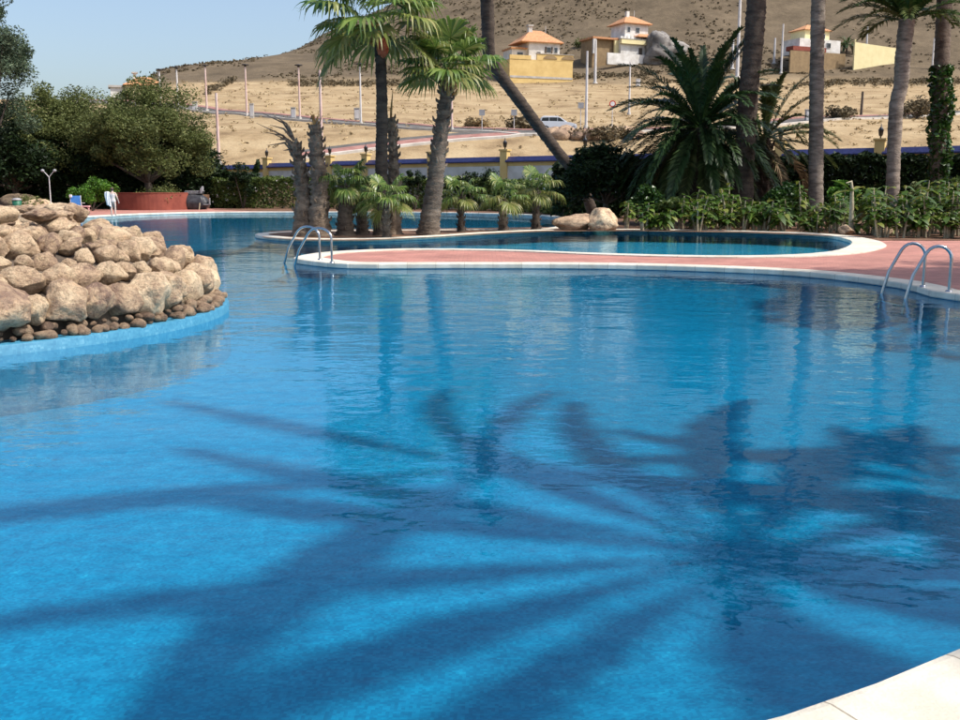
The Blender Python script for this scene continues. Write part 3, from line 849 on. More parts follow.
def feather_frond(seed, elev, L, mat, leaflet=0.5, nl=46, bend=1.5, vee=0.35, droop=0.25, width=0.035):
    r = np.random.default_rng(seed)
    v = []; f = []
    m = 22; p = np.array([0., 0, 0]); e = elev
    path = [p.copy()]; es = [e]
    for i in range(m):
        p = p + np.array([math.cos(e), 0, math.sin(e)]) * L / m
        e -= bend / m * (0.35 + 1.3 * i / m) * max(0.15, math.cos(e))
        path.append(p.copy()); es.append(e)
    for i, q in enumerate(path):
        ww = 0.045 * (1 - 0.88 * i / m) * L / 3.5
        v += [q + [0, -ww, 0], q + [0, 0, -ww], q + [0, ww, 0]]
    for i in range(m):
        a = i * 3
        f += [(a, a + 1, a + 4, a + 3), (a + 1, a + 2, a + 5, a + 4), (a + 2, a, a + 3, a + 5)]
    for k in range(nl):
        s = 0.10 + 0.90 * k / (nl - 1)
        i = min(m - 1, int(s * m)); fr = s * m - i
        c = path[i] * (1 - fr) + path[i + 1] * fr
        e = es[i]; T = np.array([math.cos(e), 0, math.sin(e)]); N = np.array([-math.sin(e), 0, math.cos(e)])
        env = math.sin(min(1, (s - .04) * 1.35) * PI / 2) * (1 - 0.55 * max(0, s - .6) / .4)
        for sg in (-1, 1):
            ll = leaflet * env * (0.85 + 0.3 * r.random())
            d = T * (0.45 + 0.5 * s) + np.array([0, sg, 0]) * (1.0 - 0.45 * s) + N * (vee + r.normal() * .12)
            d /= np.linalg.norm(d)
            c1 = c + d * ll * .5; c2 = c + d * ll * 0.98 - np.array([0, 0, ll * droop * (0.6 + .8 * r.random())])
            wv = np.cross(d, N); wv = wv / (np.linalg.norm(wv) + 1e-9) * width * (0.8 + .4 * r.random())
            b = len(v)
            v += [c - wv * .5, c + wv * .5, c1 - wv, c1 + wv, c2 - wv * .1, c2 + wv * .1]
            f += [(b, b + 1, b + 3, b + 2), (b + 2, b + 3, b + 5, b + 4)]
    me = np_mesh('frond', np.array(v), np.array(f), False); me.materials.append(MATS[mat])
    return me
def trunk_mesh(b, pts, r0, r1, flare=1.35, seed=0, ring=0.13, amp=0.06, n=14, lump=0.9):
    """tapered ringed stem along a smooth path; returns the top"""
    rr = random.Random(seed)
    P3 = [Vector(p) for p in pts]
    # resample
    L = [0]
    for a, c in zip(P3[:-1], P3[1:]): L.append(L[-1] + (c - a).length)
    tot = L[-1]; k = max(6, int(tot / ring * 2))
    out = []; rad = []
    for i in range(k + 1):
        s = tot * i / k
        j = max(0, min(len(P3) - 2, next((q for q in range(len(L) - 1) if L[q + 1] >= s), len(L) - 2)))
        t = (s - L[j]) / (L[j + 1] - L[j])
        p0 = P3[max(0, j - 1)]; p1 = P3[j]; p2 = P3[j + 1]; p3 = P3[min(len(P3) - 1, j + 2)]
        q = 0.5 * ((2 * p1) + (p2 - p0) * t + (2 * p0 - 5 * p1 + 4 * p2 - p3) * t * t + (3 * p1 - p0 - 3 * p2 + p3) * t ** 3)
        out.append(q)
        u = i / k
        base = r0 + (r1 - r0) * u + r0 * (flare - 1) * math.exp(-s / (tot * 0.07 + .15))
        rad.append(base * (1 + amp * (1 if i % 2 else -1) * rr.uniform(.4, 1.2) + rr.uniform(-.02, .02)))
    v0 = len(b.v)
    b.tube(out, rad, n)
    for q in range(v0, len(b.v)):
        p = Vector(b.v[q]); ax = min(out, key=lambda c: abs(c.z - p.z)) if q % 3 == 0 or True else None
        k = 0.10 * r0 * mnoise.noise(p * 4.0 + Vector((seed, 0, 0))) + 0.07 * r0 * mnoise.noise(p * 11.0)
        d = Vector((p.x - ax.x, p.y - ax.y, 0))
        if d.length > 1e-6: p += d.normalized() * k * lump
        b.v[q] = tuple(p)
    return out[-1]
def boots(b, pts, r0, r1, count, seed, size=0.14, smin=0.0):
    """broken leaf bases sticking out of a stem"""
    rr = random.Random(seed)
    P3 = [Vector(p) for p in pts]
    for i in range(count):
        u = smin + (1 - smin) * (i + rr.random()) / count
        x = u * (len(P3) - 1); j = min(len(P3) - 2, int(x)); c = P3[j].lerp(P3[j + 1], x - j)
        a = i * 2.4 + rr.uniform(-.3, .3); rad = r0 + (r1 - r0) * u
        o = Vector((math.cos(a), math.sin(a), 0))
        b.tube([c + o * rad * .7, c + o * (rad + size * .35) + Vector((0, 0, size * .5)), c + o * (rad + size * .55) + Vector((0, 0, size * rr.uniform(.9, 1.4)))], [size * .42, size * .34, size * .12], 5)
FRONDS = {}
def crown(t, top, kind, n, L, e_hi=80, e_lo=-30, mats=('fan_leaf', 'fan_leaf_old'), seed=0, drop_old=0.3, skip=None, pet=0.8, **kw):
    r = random.Random(seed); loc = Vector(top) - WLOC[t]
    for i in range(n):
        u = (i + .5) / n
        el = e_hi + (e_lo - e_hi) * u ** 0.85
        cls = round(el / 18) * 18
        old = u > 1 - drop_old
        mat = mats[1] if old else mats[0]
        var = r.randrange(2)
        key = (kind, cls, mat, round(L, 2), pet, var, tuple(sorted(kw.items())))
        if key not in FRONDS:
            sd = abs(hash((kind, cls, mat, var))) % 9973
            sd = (cls + 200) * 7 + var * 31 + len(mat)
            if kind == 'fan': FRONDS[key] = fan_frond(sd, math.radians(cls), L * pet * .55, L * .55, mat, kw.get('droop', 1.0))
            else: FRONDS[key] = feather_frond(sd, math.radians(cls), L, mat, **kw)
        az = i * 2.39996 + r.uniform(-.25, .25)
        if skip and skip(az): continue
        part_from_mesh('frond', FRONDS[key], t, loc + Vector((math.cos(az) * .08, math.sin(az) * .08, r.uniform(-.1, .12))), (r.uniform(-.12, .12), r.uniform(-.1, .1), az), r.uniform(.85, 1.12))

PALM_GROUP = 'palms'
# tall fan palm and its shorter neighbour on the palm bed
def fan_palm(label, path, r0, r1, L, n, seed, bark='palm_bark', e_lo=-35, nboots=0, fruit=False, group=None, flare=1.3, drop_old=.3, name='fan_palm', **kw):
    t = thing(name, label, 'palm', tuple(path[0]), group)
    b = MB(); top = trunk_mesh(b, path, r0, r1, flare, seed)
    if nboots: boots(b, path, r0, r1, nboots, seed, 0.16, .35)
    b.build('trunk', bark, t)
    if fruit:
        b = MB(); rr = random.Random(2)
        v, f = ICO3
        b.add([(top.x + .14 + p[0] * .2 * (1 + .3 * mnoise.noise(Vector(p) * 5)), top.y - .24 + p[1] * .16 * (1 + .3 * mnoise.noise(Vector(p) * 5)), top.z - .62 + p[2] * .3 * (1 + .3 * mnoise.noise(Vector(p) * 5))) for p in v], [tuple(q) for q in f], True)
        b.build('fruit_cluster', 'fruit_red', t)
    b = MB(); boots(b, [top - Vector((0, 0, .7)), top + Vector((0, 0, .05))], r1 * 1.1, r1 * .9, 26, seed + 3, .2)
    b.build('leaf_bases', 'palm_fibre', t)
    crown(t, top + Vector((0, 0, .1)), 'fan', n, L, 84, e_lo, seed=seed, drop_old=drop_old, **kw)
    return t
Yp = 35.2
def g(px, py, Y): return PD(px, py, Y)
def base(px, Y): 
    p = PD(px, 220, Y); return Vector((p.x, Y, on(p.x, Y)))
p0 = base(380, 35.5)
fan_palm('tall fan palm with slim dark trunk and red fruit cluster, in the palm bed', [p0, g(381, 180, 35.5), g(382, 120, 35.5), g(381, 70, 35.5), g(379, 30, 35.5)], .23, .18, 2.75, 27, 1, 'palm_bark_dark', -16, 0, True, pet=1.0, drop_old=.4, droop=.85)
p0 = base(428, 36.0)
fan_palm('stout fan palm with rough curved trunk and low full crown, in the palm bed', [p0, g(434, 190, 36), g(440, 140, 36), g(446, 96, 36), g(448, 76, 36)], .36, .19, 2.15, 26, 2, 'palm_bark', -6, 46, pet=.85, drop_old=.3, droop=.75)
# dead headless stems
def dead_palm(label, path, r0, r1, seed, frays, bark='dead_bark', sway=0.0):
    t = thing('dead_palm', label, 'dead palm', tuple(path[0]))
    b = MB(); top = trunk_mesh(b, path, r0, r1, 1.5, seed, .16, .09, 14, 2.4); boots(b, path, r0, r1, 46, seed, .15, .1)
    b.build('trunk', bark, t)
    rr = random.Random(seed)
    b = MB()
    for i in range(frays):
        a = rr.uniform(0, 6.28); h = rr.uniform(.35, 1.0); o = Vector((math.cos(a) * .10 + sway * h, math.sin(a) * .10, 0))
        st = top + Vector((0, 0, rr.uniform(-.5, .1)))
        b.tube([st, st + o + Vector((0, 0, h * .55)), st + o * rr.uniform(1.5, 3.4) + Vector((0, 0, h * rr.uniform(.3, 1.15)))], [.055, .04, .008], 4)
    b.build('withered_fronds', 'palm_fibre' if sway == 0 else 'dead_bark', t)
p0 = base(304, 35.2)
dead_palm('shorter dead grey palm stem with drooping withered tuft, left of its taller twin', [p0, g(303, 190, 35.2), g(298, 158, 35.2), g(294, 142, 35.2)], .36, .14, 11, 16, 'dead_bark', -.35)
p0 = base(319, 35.0)
dead_palm('taller dead palm stem with a bare pointed spear of dry fronds on top', [p0, g(319, 190, 35), g(317, 150, 35), g(315, 125, 35)], .36, .19, 12, 9)
p0 = base(393, 36.4)
dead_palm('dead tan palm stump standing close behind the tall slim fan palm', [p0, g(394, 190, 36.4), g(393, 150, 36.4), g(391, 118, 36.4)], .24, .15, 13, 5)
# short fan palms in the bed
SM = 'short fan palms in the palm bed'
def small_fan(label, px, Y, hpx, r, L, n, seed, bark='palm_bark', lean=0, drop=.25):
    p0 = base(px, Y); top = g(px + lean, hpx, Y)
    t = thing('dwarf_fan_palm', label, 'palm', tuple(p0), SM)
    b = MB(); tp = trunk_mesh(b, [p0, p0.lerp(top, .5), top], r, r * .7, 1.3, seed); boots(b, [p0, top], r, r * .7, 24, seed, .12)
    b.build('trunk', bark, t)
    crown(t, tp, 'fan', int(n * .72), L * .82, 80, -12, seed=seed, drop_old=drop, pet=.9)
small_fan('bushy little fan palm with fat scaly trunk beside the dead twin stems', 345, 35.6, 186, .30, 1.55, 24, 21)
small_fan('low fan palm with drooping dark green leaves before the tall slim trunk', 386, 33.9, 200, .13, 1.45, 22, 22)
small_fan('small fan palm just right of the stout curved trunk', 461, 38.6, 196, .13, 1.35, 18, 23, 'palm_bark_dark')
small_fan('yellow-green small fan palm in the middle of the bed end', 503, 40.0, 200, .17, 1.5, 18, 24, 'palm_bark', 0, .5)
small_fan('small fan palm with brown skirt nearest the pale rocks', 536, 41.0, 190, .17, 1.6, 18, 25, 'palm_bark_dark', 0, .55)
small_fan('stumpy fan palm sprouting beside the tan stump', 362, 36.6, 205, .22, 1.1, 12, 26)

# leaning palm behind the bed, crown above the picture
def queen(label, path, r0, r1, L, n, seed, bark, mats=('queen_leaf', 'date_leaf_olive'), e_lo=-30, flare=1.15, name='feather_palm', ring=.2, **kw):
    t = thing(name, label, 'palm', tuple(path[0]))
    b = MB(); top = trunk_mesh(b, path, r0, r1, flare, seed, ring, .035); b.build('trunk', bark, t)
    kw = dict(dict(leaflet=.6, nl=50, bend=1.7), **kw)
    crown(t, top, 'feather', n, L, 78, e_lo, mats=mats, seed=seed, drop_old=.2, **kw)
    return t, top
pb = PD(596, 200, 56); pb.z = on(pb.x, pb.y)
queen('dark palm trunk leaning steeply left then turning upright, behind the hedge', [pb, g(578, 178, 55.5), g(557, 151, 55.2), g(536, 123, 55), g(515, 95, 54.7), g(498, 72, 54.5), g(490, 58, 54.3), g(488, 44, 54.1), g(488, 25, 54), g(487, 0, 54), g(487, -60, 54)], .27, .36, 3.2, 26, 31, 'palm_bark_dark', name='leaning_palm')
# big dark date palm and its olive companion
def date_palm(label, px, Y, topv, r, L, n, seed, mats, e_lo=-45, bark='palm_bark_dark', bend=1.3, **kw):
    p0 = base(px, Y); top = g(px, topv, Y)
    t = thing('date_palm', label, 'palm', tuple(p0))
    b = MB(); tp = trunk_mesh(b, [p0, p0.lerp(top, .5), top], r, r, 1.2, seed, .22, .05); boots(b, [p0, top], r, r, 60, seed, .26)
    b.build('trunk', bark, t)
    crown(t, tp, 'feather', n, L, 82, e_lo, mats=mats, seed=seed, drop_old=.15, leaflet=.62, nl=54, bend=bend, vee=.45, droop=.25, width=.042, **kw)
date_palm('broad dark date palm with dense arching crown above the shrub border', 700, 47, 128, .45, 4.3, 130, 41, ('date_leaf', 'date_leaf_olive'))
date_palm('olive green date palm with sparse arching fronds behind the thick dark trunk', 764, 50, 140, .35, 3.6, 34, 42, ('date_leaf_olive', 'dead_leaf'), -40)
# tall trunks on the right, crowns above the frame
queen('thick dark palm trunk beside the broad date palm', [base(742, 45), g(743, 190, 45), g(748, 100, 45), g(756, 10, 45), g(760, -130, 45)], .44, .40, 3.6, 30, 51, 'palm_bark_dark', e_lo=-25)
queen('straight grey palm trunk between the thick dark trunk and the pale one', [base(816, 46), g(816, 150, 46), g(817, 60, 46), g(821, -110, 46)], .33, .29, 3.4, 26, 52, 'palm_bark_grey', e_lo=-5)
queen('pale palm trunk swelling under a shaggy dark crown', [base(893, 44), g(893, 180, 44), g(896, 110, 44), g(901, 85, 44), g(903, 55, 44), g(907, 20, 44)], .26, .33, 2.7, 34, 53, 'palm_bark_grey', e_lo=14, leaflet=.7, bend=1.2)
t_iv, _ = queen('palm trunk wrapped in green ivy at the end of the border', [base(938, 46), g(938, 150, 46), g(942, 60, 46), g(947, -80, 46)], .33, .32, 3.3, 28, 54, 'palm_bark', e_lo=-20)
# ivy sleeve on that trunk
n = 2600
a = RNG.random(n) * 2 * PI; u = RNG.random(n)
pA = np.array(base(938, 46)); pB = np.array(g(942, 66, 46))
c = pA + (pB - pA) * u[:, None]; rr = .36 + .2 * RNG.random(n) * (0.6 + .6 * np.sin(u * 19 + a))
c[:, 0] += np.cos(a) * rr; c[:, 1] += np.sin(a) * rr
v, f = leaves(c, .2, .8, .5)
obj_np('ivy', v, f, 'ivy_leaf', t_iv)

# palms standing on the near deck to the right: seen only as shadows on the pool floor
def shadow_palm(label, sx, sy, H, L, n, seed, r=.22, e_hi=70, e_lo=-18, leaflet=.5, width=.05):
    k = (H - FLOOR_Z) / math.tan(SUN_EL)
    x, y = sx + SUN_H.x * k, sy + SUN_H.y * k
    t = thing('date_palm', label, 'palm', (x, y, 0))
    b = MB(); top = trunk_mesh(b, [(x + .15, y, 0), (x, y + .05, H * .5), (x, y, H)], r, r * .8, 1.3, seed, .2, .04); b.build('trunk', 'palm_bark', t)
    crown(t, top, 'feather', n, L, e_hi, e_lo, mats=('queen_leaf', 'date_leaf_olive'), seed=seed, drop_old=.2, leaflet=leaflet, nl=44, bend=.75, vee=.1, width=width)
c1 = P(740, 556, FLOOR_Z); c2 = P(492, 468, FLOOR_Z); c3 = P(985, 492, FLOOR_Z)
shadow_palm('large date palm on the deck whose crown shades the near water', c1.x, c1.y, 7.2, 4.7, 17, 61, e_hi=60, leaflet=.48, width=.075)
shadow_palm('date palm on the deck edge beyond the largest one', c2.x, c2.y, 8.0, 4.2, 9, 62, .2, leaflet=.40, width=.065)
shadow_palm('date palm on the deck furthest along the pool side', c3.x, c3.y, 7.4, 2.5, 9, 63, .22, leaflet=.4)

# ------------------------------------------------------------------ trees
def tree(label, px, Y, vtop, vbot, wpx, leafmat_, nleaf, seed, leaf=.17, bark='tree_bark', ncl=60, group=None, name='pine_tree', depth=None, crad=None, gz=None):
    b0 = PD(px, 200, Y); gzz = on(b0.x, Y)
    zt = PD(px, vtop, Y).z; zb = max(gzz + .4, PD(px, vbot, Y).z)
    rx = wpx / FPX * Y / 2; rz = (zt - zb) / 2
    c = Vector((b0.x, Y, (zt + zb) / 2))
    t = thing(name, label, 'tree', (b0.x, Y, gzz), group)
    pts, cl = clumped(nleaf, c, (rx, depth or rx, rz), ncl, crad or rx * .26, .45, .8, seed)
    b = MB(); rr = random.Random(seed)
    fork = Vector((b0.x + rr.uniform(-.3, .3), Y, gzz + (zb - gzz) + rz * .35))
    b.tube([(b0.x, Y, gzz - .2), ((b0.x + fork.x) / 2 + .15, Y, (gzz + fork.z) / 2), fork], [rx * .085 + .06, rx * .07 + .04, rx * .05 + .03], 9)
    b.build('trunk', bark, t)
    b = MB()
    for i in range(0, len(cl), max(1, len(cl) // 16)):
        q = Vector(cl[i]); mid = fork.lerp(q, .5) + Vector((rr.uniform(-.3, .3), rr.uniform(-.3, .3), -.1))
        b.tube([fork, mid, q], [rx * .03 + .03, rx * .02 + .02, .015], 5)
    b.build('limb', bark, t)
    v, f = leaves(pts, leaf, .45, .4)
    obj_np('crown', v, f, leafmat_, t)
    return t
tree('broad olive green tree, widest of the clump behind the red planter wall', 150, 88, 82, 205, 122, 'pine_leaf', 80000, 71, .21, ncl=150, crad=1.15)
tree('rounded olive tree tucked between the widest tree and the grey-green one', 62, 90, 88, 205, 104, 'pine_leaf', 66000, 72, .21, ncl=130, crad=1.1)
tree('tall grey-green tree with feathery crown overhanging the bank of stones', -6, 80, -40, 190, 96, 'grey_tree_leaf', 52000, 73, .20, ncl=90, name='grey_green_tree', crad=1.0)
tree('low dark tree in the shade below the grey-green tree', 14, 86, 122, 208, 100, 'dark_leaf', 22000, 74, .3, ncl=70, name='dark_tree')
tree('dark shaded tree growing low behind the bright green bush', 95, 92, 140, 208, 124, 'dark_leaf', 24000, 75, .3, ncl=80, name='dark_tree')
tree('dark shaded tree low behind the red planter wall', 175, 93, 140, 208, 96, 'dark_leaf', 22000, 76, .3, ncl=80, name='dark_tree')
tree('dark shrubby tree by the pale rocks, at the foot of the leaning palm', 602, 49, 148, 224, 74, 'dark_leaf', 24000, 77, .2, ncl=80, name='shrub_tree', crad=.6)
tree('spreading shade tree on the deck by the pool ladder', 1500, 15.8, -420, 20, 640, 'hedge_leaf', 15000, 78, .32, ncl=60, name='shade_tree')

# shrubs
def bush(label, px, Y, vtop, wpx, mat, n, seed, leaf=.14, name='bush', cat='bush', depth=None, group=None, zb=None, ncl=26):
    b0 = PD(px, 205, Y); gz = on(b0.x, Y); zt = PD(px, vtop, Y).z
    rx = wpx / FPX * Y / 2; h = zt - gz
    t = thing(name, label, cat, (b0.x, Y, gz), group)
    pts, cl = clumped(n, (b0.x, Y, gz + h * .5), (rx, depth or rx, h * .5), ncl, rx * .3, .4, .9, seed)
    pts[:, 2] = np.maximum(pts[:, 2], gz + .03)
    b = MB()
    for i in range(5):
        q = Vector(cl[i]); b.tube([(b0.x, Y, gz), Vector((b0.x, Y, gz)).lerp(q, .5) + Vector((0, 0, .1)), q], [.05, .035, .012], 5)
    b.build('stems', 'tree_bark', t)
    v, f = leaves(pts, leaf, .5, .5); obj_np('foliage', v, f, mat, t)
bush('bright green rounded bush behind the blue folding chair', 92, 78, 178, 46, 'bush_leaf', 7000, 81, .16)
bush('small sunlit bush on the pale bank beside the twin garden lamp', 30, 77, 199, 40, 'pine_leaf', 2200, 82, .14)
bush('yellowish low shrub growing on top of the red planter wall', 160, 84, 186, 52, 'pine_leaf', 2600, 83, .15)
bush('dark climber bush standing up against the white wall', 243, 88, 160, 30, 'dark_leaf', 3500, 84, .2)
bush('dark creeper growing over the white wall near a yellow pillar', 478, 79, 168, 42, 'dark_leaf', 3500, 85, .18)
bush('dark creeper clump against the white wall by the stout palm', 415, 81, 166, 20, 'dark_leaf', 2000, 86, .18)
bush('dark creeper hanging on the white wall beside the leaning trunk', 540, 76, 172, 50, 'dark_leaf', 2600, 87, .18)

# clipped hedges
def hedge(label, path, hts, wid, mat, n, leaf, flowers=0, seed=0, name='hedge', group=None):
    r = np.random.default_rng(seed)
    path = [Vector((p[0], p[1], 0)) for p in path]
    t = thing(name, label, 'hedge', (path[0].x, path[0].y, on(path[0].x, path[0].y)), group)
    L = [0]
    for a, b_ in zip(path[:-1], path[1:]): L.append(L[-1] + (b_ - a).length)
    L = np.array(L); s = r.random(n) * L[-1]
    X = np.interp(s, L, [p.x for p in path]); Y = np.interp(s, L, [p.y for p in path]); H = np.interp(s, L, hts)
    H = H * np.array([1 + .13 * mnoise.noise(Vector((q * .5, seed, 0))) + .10 * mnoise.noise(Vector((q * 1.9, seed, 5))) for q in s])
    d = path[-1] - path[0]; d.normalize(); nx, ny = -d.y, d.x
    # most leaves on the faces
    k = r.random(n); side = np.where(r.random(n) < .5, -1, 1)
    off = np.where(k < .62, side * wid / 2 * (0.86 + .2 * r.random(n)), (r.random(n) - .5) * wid)
    Z = np.where(k < .62, r.random(n) ** .8 * H, H * (0.88 + .16 * r.random(n)))
    off = off * (1 + .18 * np.array([mnoise.noise(Vector((q * .8, z * .8, seed))) for q, z in zip(s, Z)]))
    ss = np.linspace(0, L[-1], 60); G = np.interp(s, ss, [on(np.interp(q, L, [p.x for p in path]), np.interp(q, L, [p.y for p in path])) for q in ss])
    c = np.stack([X + nx * off, Y + ny * off, G + Z + .05], 1)
    v, f = leaves(c, leaf, .5, .35); obj_np('foliage', v, f, mat, t)
    # woody inside
    b = MB()
    m = max(3, int(L[-1] / .9))
    for i in range(m):
        q = L[-1] * (i + .5) / m; x = np.interp(q, L, [p.x for p in path]); y = np.interp(q, L, [p.y for p in path]); h = np.interp(q, L, hts)
        z0 = on(x, y)
        b.tube([(x, y, z0), (x + r.normal() * .2, y + r.normal() * .1, z0 + h * .5), (x + r.normal() * .35, y + r.normal() * .2, z0 + h * .85)], [.05, .035, .015], 5)
    b.build('stems', 'tree_bark', t)
    if flowers:
        j = r.integers(0, n, flowers); q = c[j] + np.stack([nx * np.sign(off[j]) * -.0, ny * 0 * j - .05, 0 * j + .06], 1)
        q = (q[:, None, :] + r.normal(size=(flowers, 5, 3)) * .07).reshape(-1, 3)
        v, f = leaves(q, .14, .9, .5); obj_np('blossom', v, f, 'petal', t)
hedge('long sunny oleander hedge with white blossoms along the far pool edge', [P(213, 208, 0), P(262, 208.6, 0), P(330, 208.8, 0), P(400, 209.2, 0), P(470, 210, 0), P(528, 212, 0), P(575, 216, 0)], [2.45, 2.5, 2.4, 2.5, 2.4, 2.1, 1.9], 1.7, 'hedge_leaf', 52000, .24, 260, 3)
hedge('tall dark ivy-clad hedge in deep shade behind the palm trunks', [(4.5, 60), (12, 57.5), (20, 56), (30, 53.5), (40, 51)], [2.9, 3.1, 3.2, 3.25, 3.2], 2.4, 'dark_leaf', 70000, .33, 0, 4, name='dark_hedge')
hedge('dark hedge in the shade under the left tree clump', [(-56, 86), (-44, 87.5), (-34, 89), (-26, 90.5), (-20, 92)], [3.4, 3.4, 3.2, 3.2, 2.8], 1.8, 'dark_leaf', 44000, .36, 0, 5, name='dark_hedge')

# leafy border plants with pale canes (right, behind the oval pool)
def border_plant(label, x, y, h, seed, style):
    r = random.Random(seed); rn = np.random.default_rng(seed)
    t = thing('border_plant', label, 'plant', (x, y, on(x, y)), 'leafy plants in the shrub border'); z0 = on(x, y)
    ns = r.choice((2, 3, 3))
    vv = []; ff = []
    for i in range(ns):
        b = MB(); a = r.uniform(0, 6.28); lean = r.uniform(.05, .3)
        hh = h * r.uniform(.6, 1)
        p1 = Vector((x + math.cos(a) * .1, y + math.sin(a) * .1, z0)); p2 = p1 + Vector((math.cos(a) * lean * .5, math.sin(a) * lean * .5, hh * .55)); p3 = p1 + Vector((math.cos(a) * lean, math.sin(a) * lean, hh * .85))
        b.tube([p1, p2, p3], [.045, .035, .015], 6); b.build('cane', 'pale_stem', t)
        m = 20 if style == 0 else 13
        for k in range(m):
            u = .45 + .6 * k / m; q = p1.lerp(p3, min(1, u)) + Vector((0, 0, max(0, u - 1) * hh * .4)); az = k * 2.4 + r.uniform(-.4, .4)
            L = (.30 if style == 0 else .52) * r.uniform(.7, 1.2); wd = L * (.34 if style == 0 else .2); el = r.uniform(-.2, .75)
            d = np.array([math.cos(az) * math.cos(el), math.sin(az) * math.cos(el), math.sin(el)]); s_ = np.array([-math.sin(az), math.cos(az), 0])
            q = np.array(q) + d * .05; bq = len(vv)
            pts = [(0, .05), (.35, 1), (.7, .8), (1, .04)]
            for s, wq in pts:
                c = q + d * L * s - np.array([0, 0, L * .55 * s * s])
                vv += [c - s_ * wd * wq, c + s_ * wd * wq + np.array([0, 0, wd * .2])]
            for j in range(3): ff.append((bq + 2 * j, bq + 2 * j + 1, bq + 2 * j + 3, bq + 2 * j + 2))
    me_o = obj_np('foliage', np.array(vv), np.array(ff), 'broad_leaf', t)
rb = random.Random(9)
i = 0
SPOT = ((655, 'next to the tan rounded boulder'), (690, 'just past the two boulders, left of the date palm'), (725, 'in front of the broad dark date palm'), (765, 'at the foot of the thick dark trunk'),
        (800, 'between the thick dark trunk and the straight grey one'), (835, 'at the foot of the straight grey trunk'), (868, 'by the tall tan stalk at the oval pool end'), (905, 'at the foot of the pale trunk'), (932, 'between the pale trunk and the ivy-wrapped one'), (999, 'below the ivy-wrapped trunk'))
for px in range(632, 992, 10):
    for row in range(3):
        Y = np.interp(px, (632, 780, 850, 885, 990), (40.2, 39.6, 37.6, 34.0, 33.6)) + row * 1.5 + rb.uniform(-.4, .4)
        pxx = px + rb.uniform(-6, 6); q = PD(pxx, 210, Y)
        if rb.random() < .16: continue
        ht = rb.choice((.5, .7, .9, 1.1, 1.35, 1.6)) + row * .42 + (.25 if px > 880 else 0) - (.25 if px < 700 else 0)
        st = 0 if rb.random() < .6 else 1
        spot = next(w_ for e_, w_ in SPOT if px < e_)
        border_plant(('broad-leaved border plant ' if st == 0 else 'strap-leaved border plant ') + spot + (', front row', ', middle row', ', back row')[row], q.x, q.y, ht, 900 + i, st)
        i += 1
bush('yellow-green mounded shrub among the border plants by the date palm foot', 672, 42.5, 194, 30, 'hedge_leaf', 2600, 181, .13)
bush('dark glossy shrub filling the border between boulders and date palm', 648, 43.5, 186, 34, 'ivy_leaf', 3400, 182, .14)
bush('tall dark shrub between the thick trunk and the straight grey trunk', 782, 43.5, 176, 34, 'ivy_leaf', 3600, 183, .16)
bush('light green shrub behind the tan stalk in the border', 842, 41.5, 180, 32, 'bush_leaf', 3000, 184, .13)
bush('olive shrub standing between the pale trunk and the ivy-wrapped trunk', 916, 40.5, 182, 36, 'pine_leaf', 3200, 185, .13)
bush('large olive green shrub at the deck end of the border', 958, 38.0, 176, 46, 'hedge_leaf', 4600, 186, .14)
# one tall banana-like shoot
def shoot():
    p = PD(852, 215, 36.6); x, y = p.x, p.y
    t = thing('banana_shoot', 'tall tan stalk with a bent tip rising above the border plants', 'plant', (x, y, on(x, y)))
    b = MB(); b.tube([(x, y, 0), (x - .03, y, 1.0), (x - .06, y, 1.65), (x - .1, y, 1.9), (x - .28, y, 1.84)], [.10, .085, .06, .05, .03], 8); b.build('stalk', 'pale_stem', t)
    vv = []; ff = []
    for az, el, L in ((2.9, .75, 1.0), (3.4, .1, .8), (.4, .5, .7), (4.6, .3, .7)):
        d = np.array([math.cos(az) * math.cos(el), math.sin(az) * math.cos(el), math.sin(el)]); s_ = np.array([-math.sin(az), math.cos(az), 0])
        bq = len(vv)
        for s in np.linspace(0, 1, 8):
            c = np.array((x - .06, y, 1.55)) + d * L * s - np.array([0, 0, L * .3 * s * s]); wq = .15 * math.sin(PI * min(1, s * .93 + .04)) + .005
            vv += [c - s_ * wq + np.array([0, 0, wq * .4]), c, c + s_ * wq + np.array([0, 0, wq * .4])]
        for j in range(7):
            a = bq + 3 * j
            ff += [(a, a + 1, a + 4, a + 3), (a + 1, a + 2, a + 5, a + 4)]
    obj_np('leaf', np.array(vv), np.array(ff), 'broad_leaf', t)
shoot()
# stones in the border and on the island end
def stone(label, px, pyb, w_, h_, seed, mat='island_rock', name='boulder', dz=0):
    p = P(px, pyb, .02); me = rock_mesh(name, seed, ICO3, mat, 8, .1)
    o = bpy.data.objects.new(name, me); o.location = (p.x, p.y, h_ * .34); o.scale = (w_ / 2, w_ / 2.3, h_ / 2 * 1.15); o.rotation_euler = (.1, -.05, seed)
    put(o, None, label, 'boulder')
stone('pale grey pitted boulder at the end of the palm bed', 574, 229.6, 1.75, .78, 201, 'small_rock')
stone('tan rounded boulder leaning on the grey pitted one', 602, 229.8, 1.5, .98, 202)
stone('brown border stone half hidden under leaves beside the oval pool end', 846, 234.6, .6, .42, 203, 'small_rock')
stone('pinkish border stone under leaves beside the pale trunk', 884, 236.6, .6, .42, 204, 'small_rock')

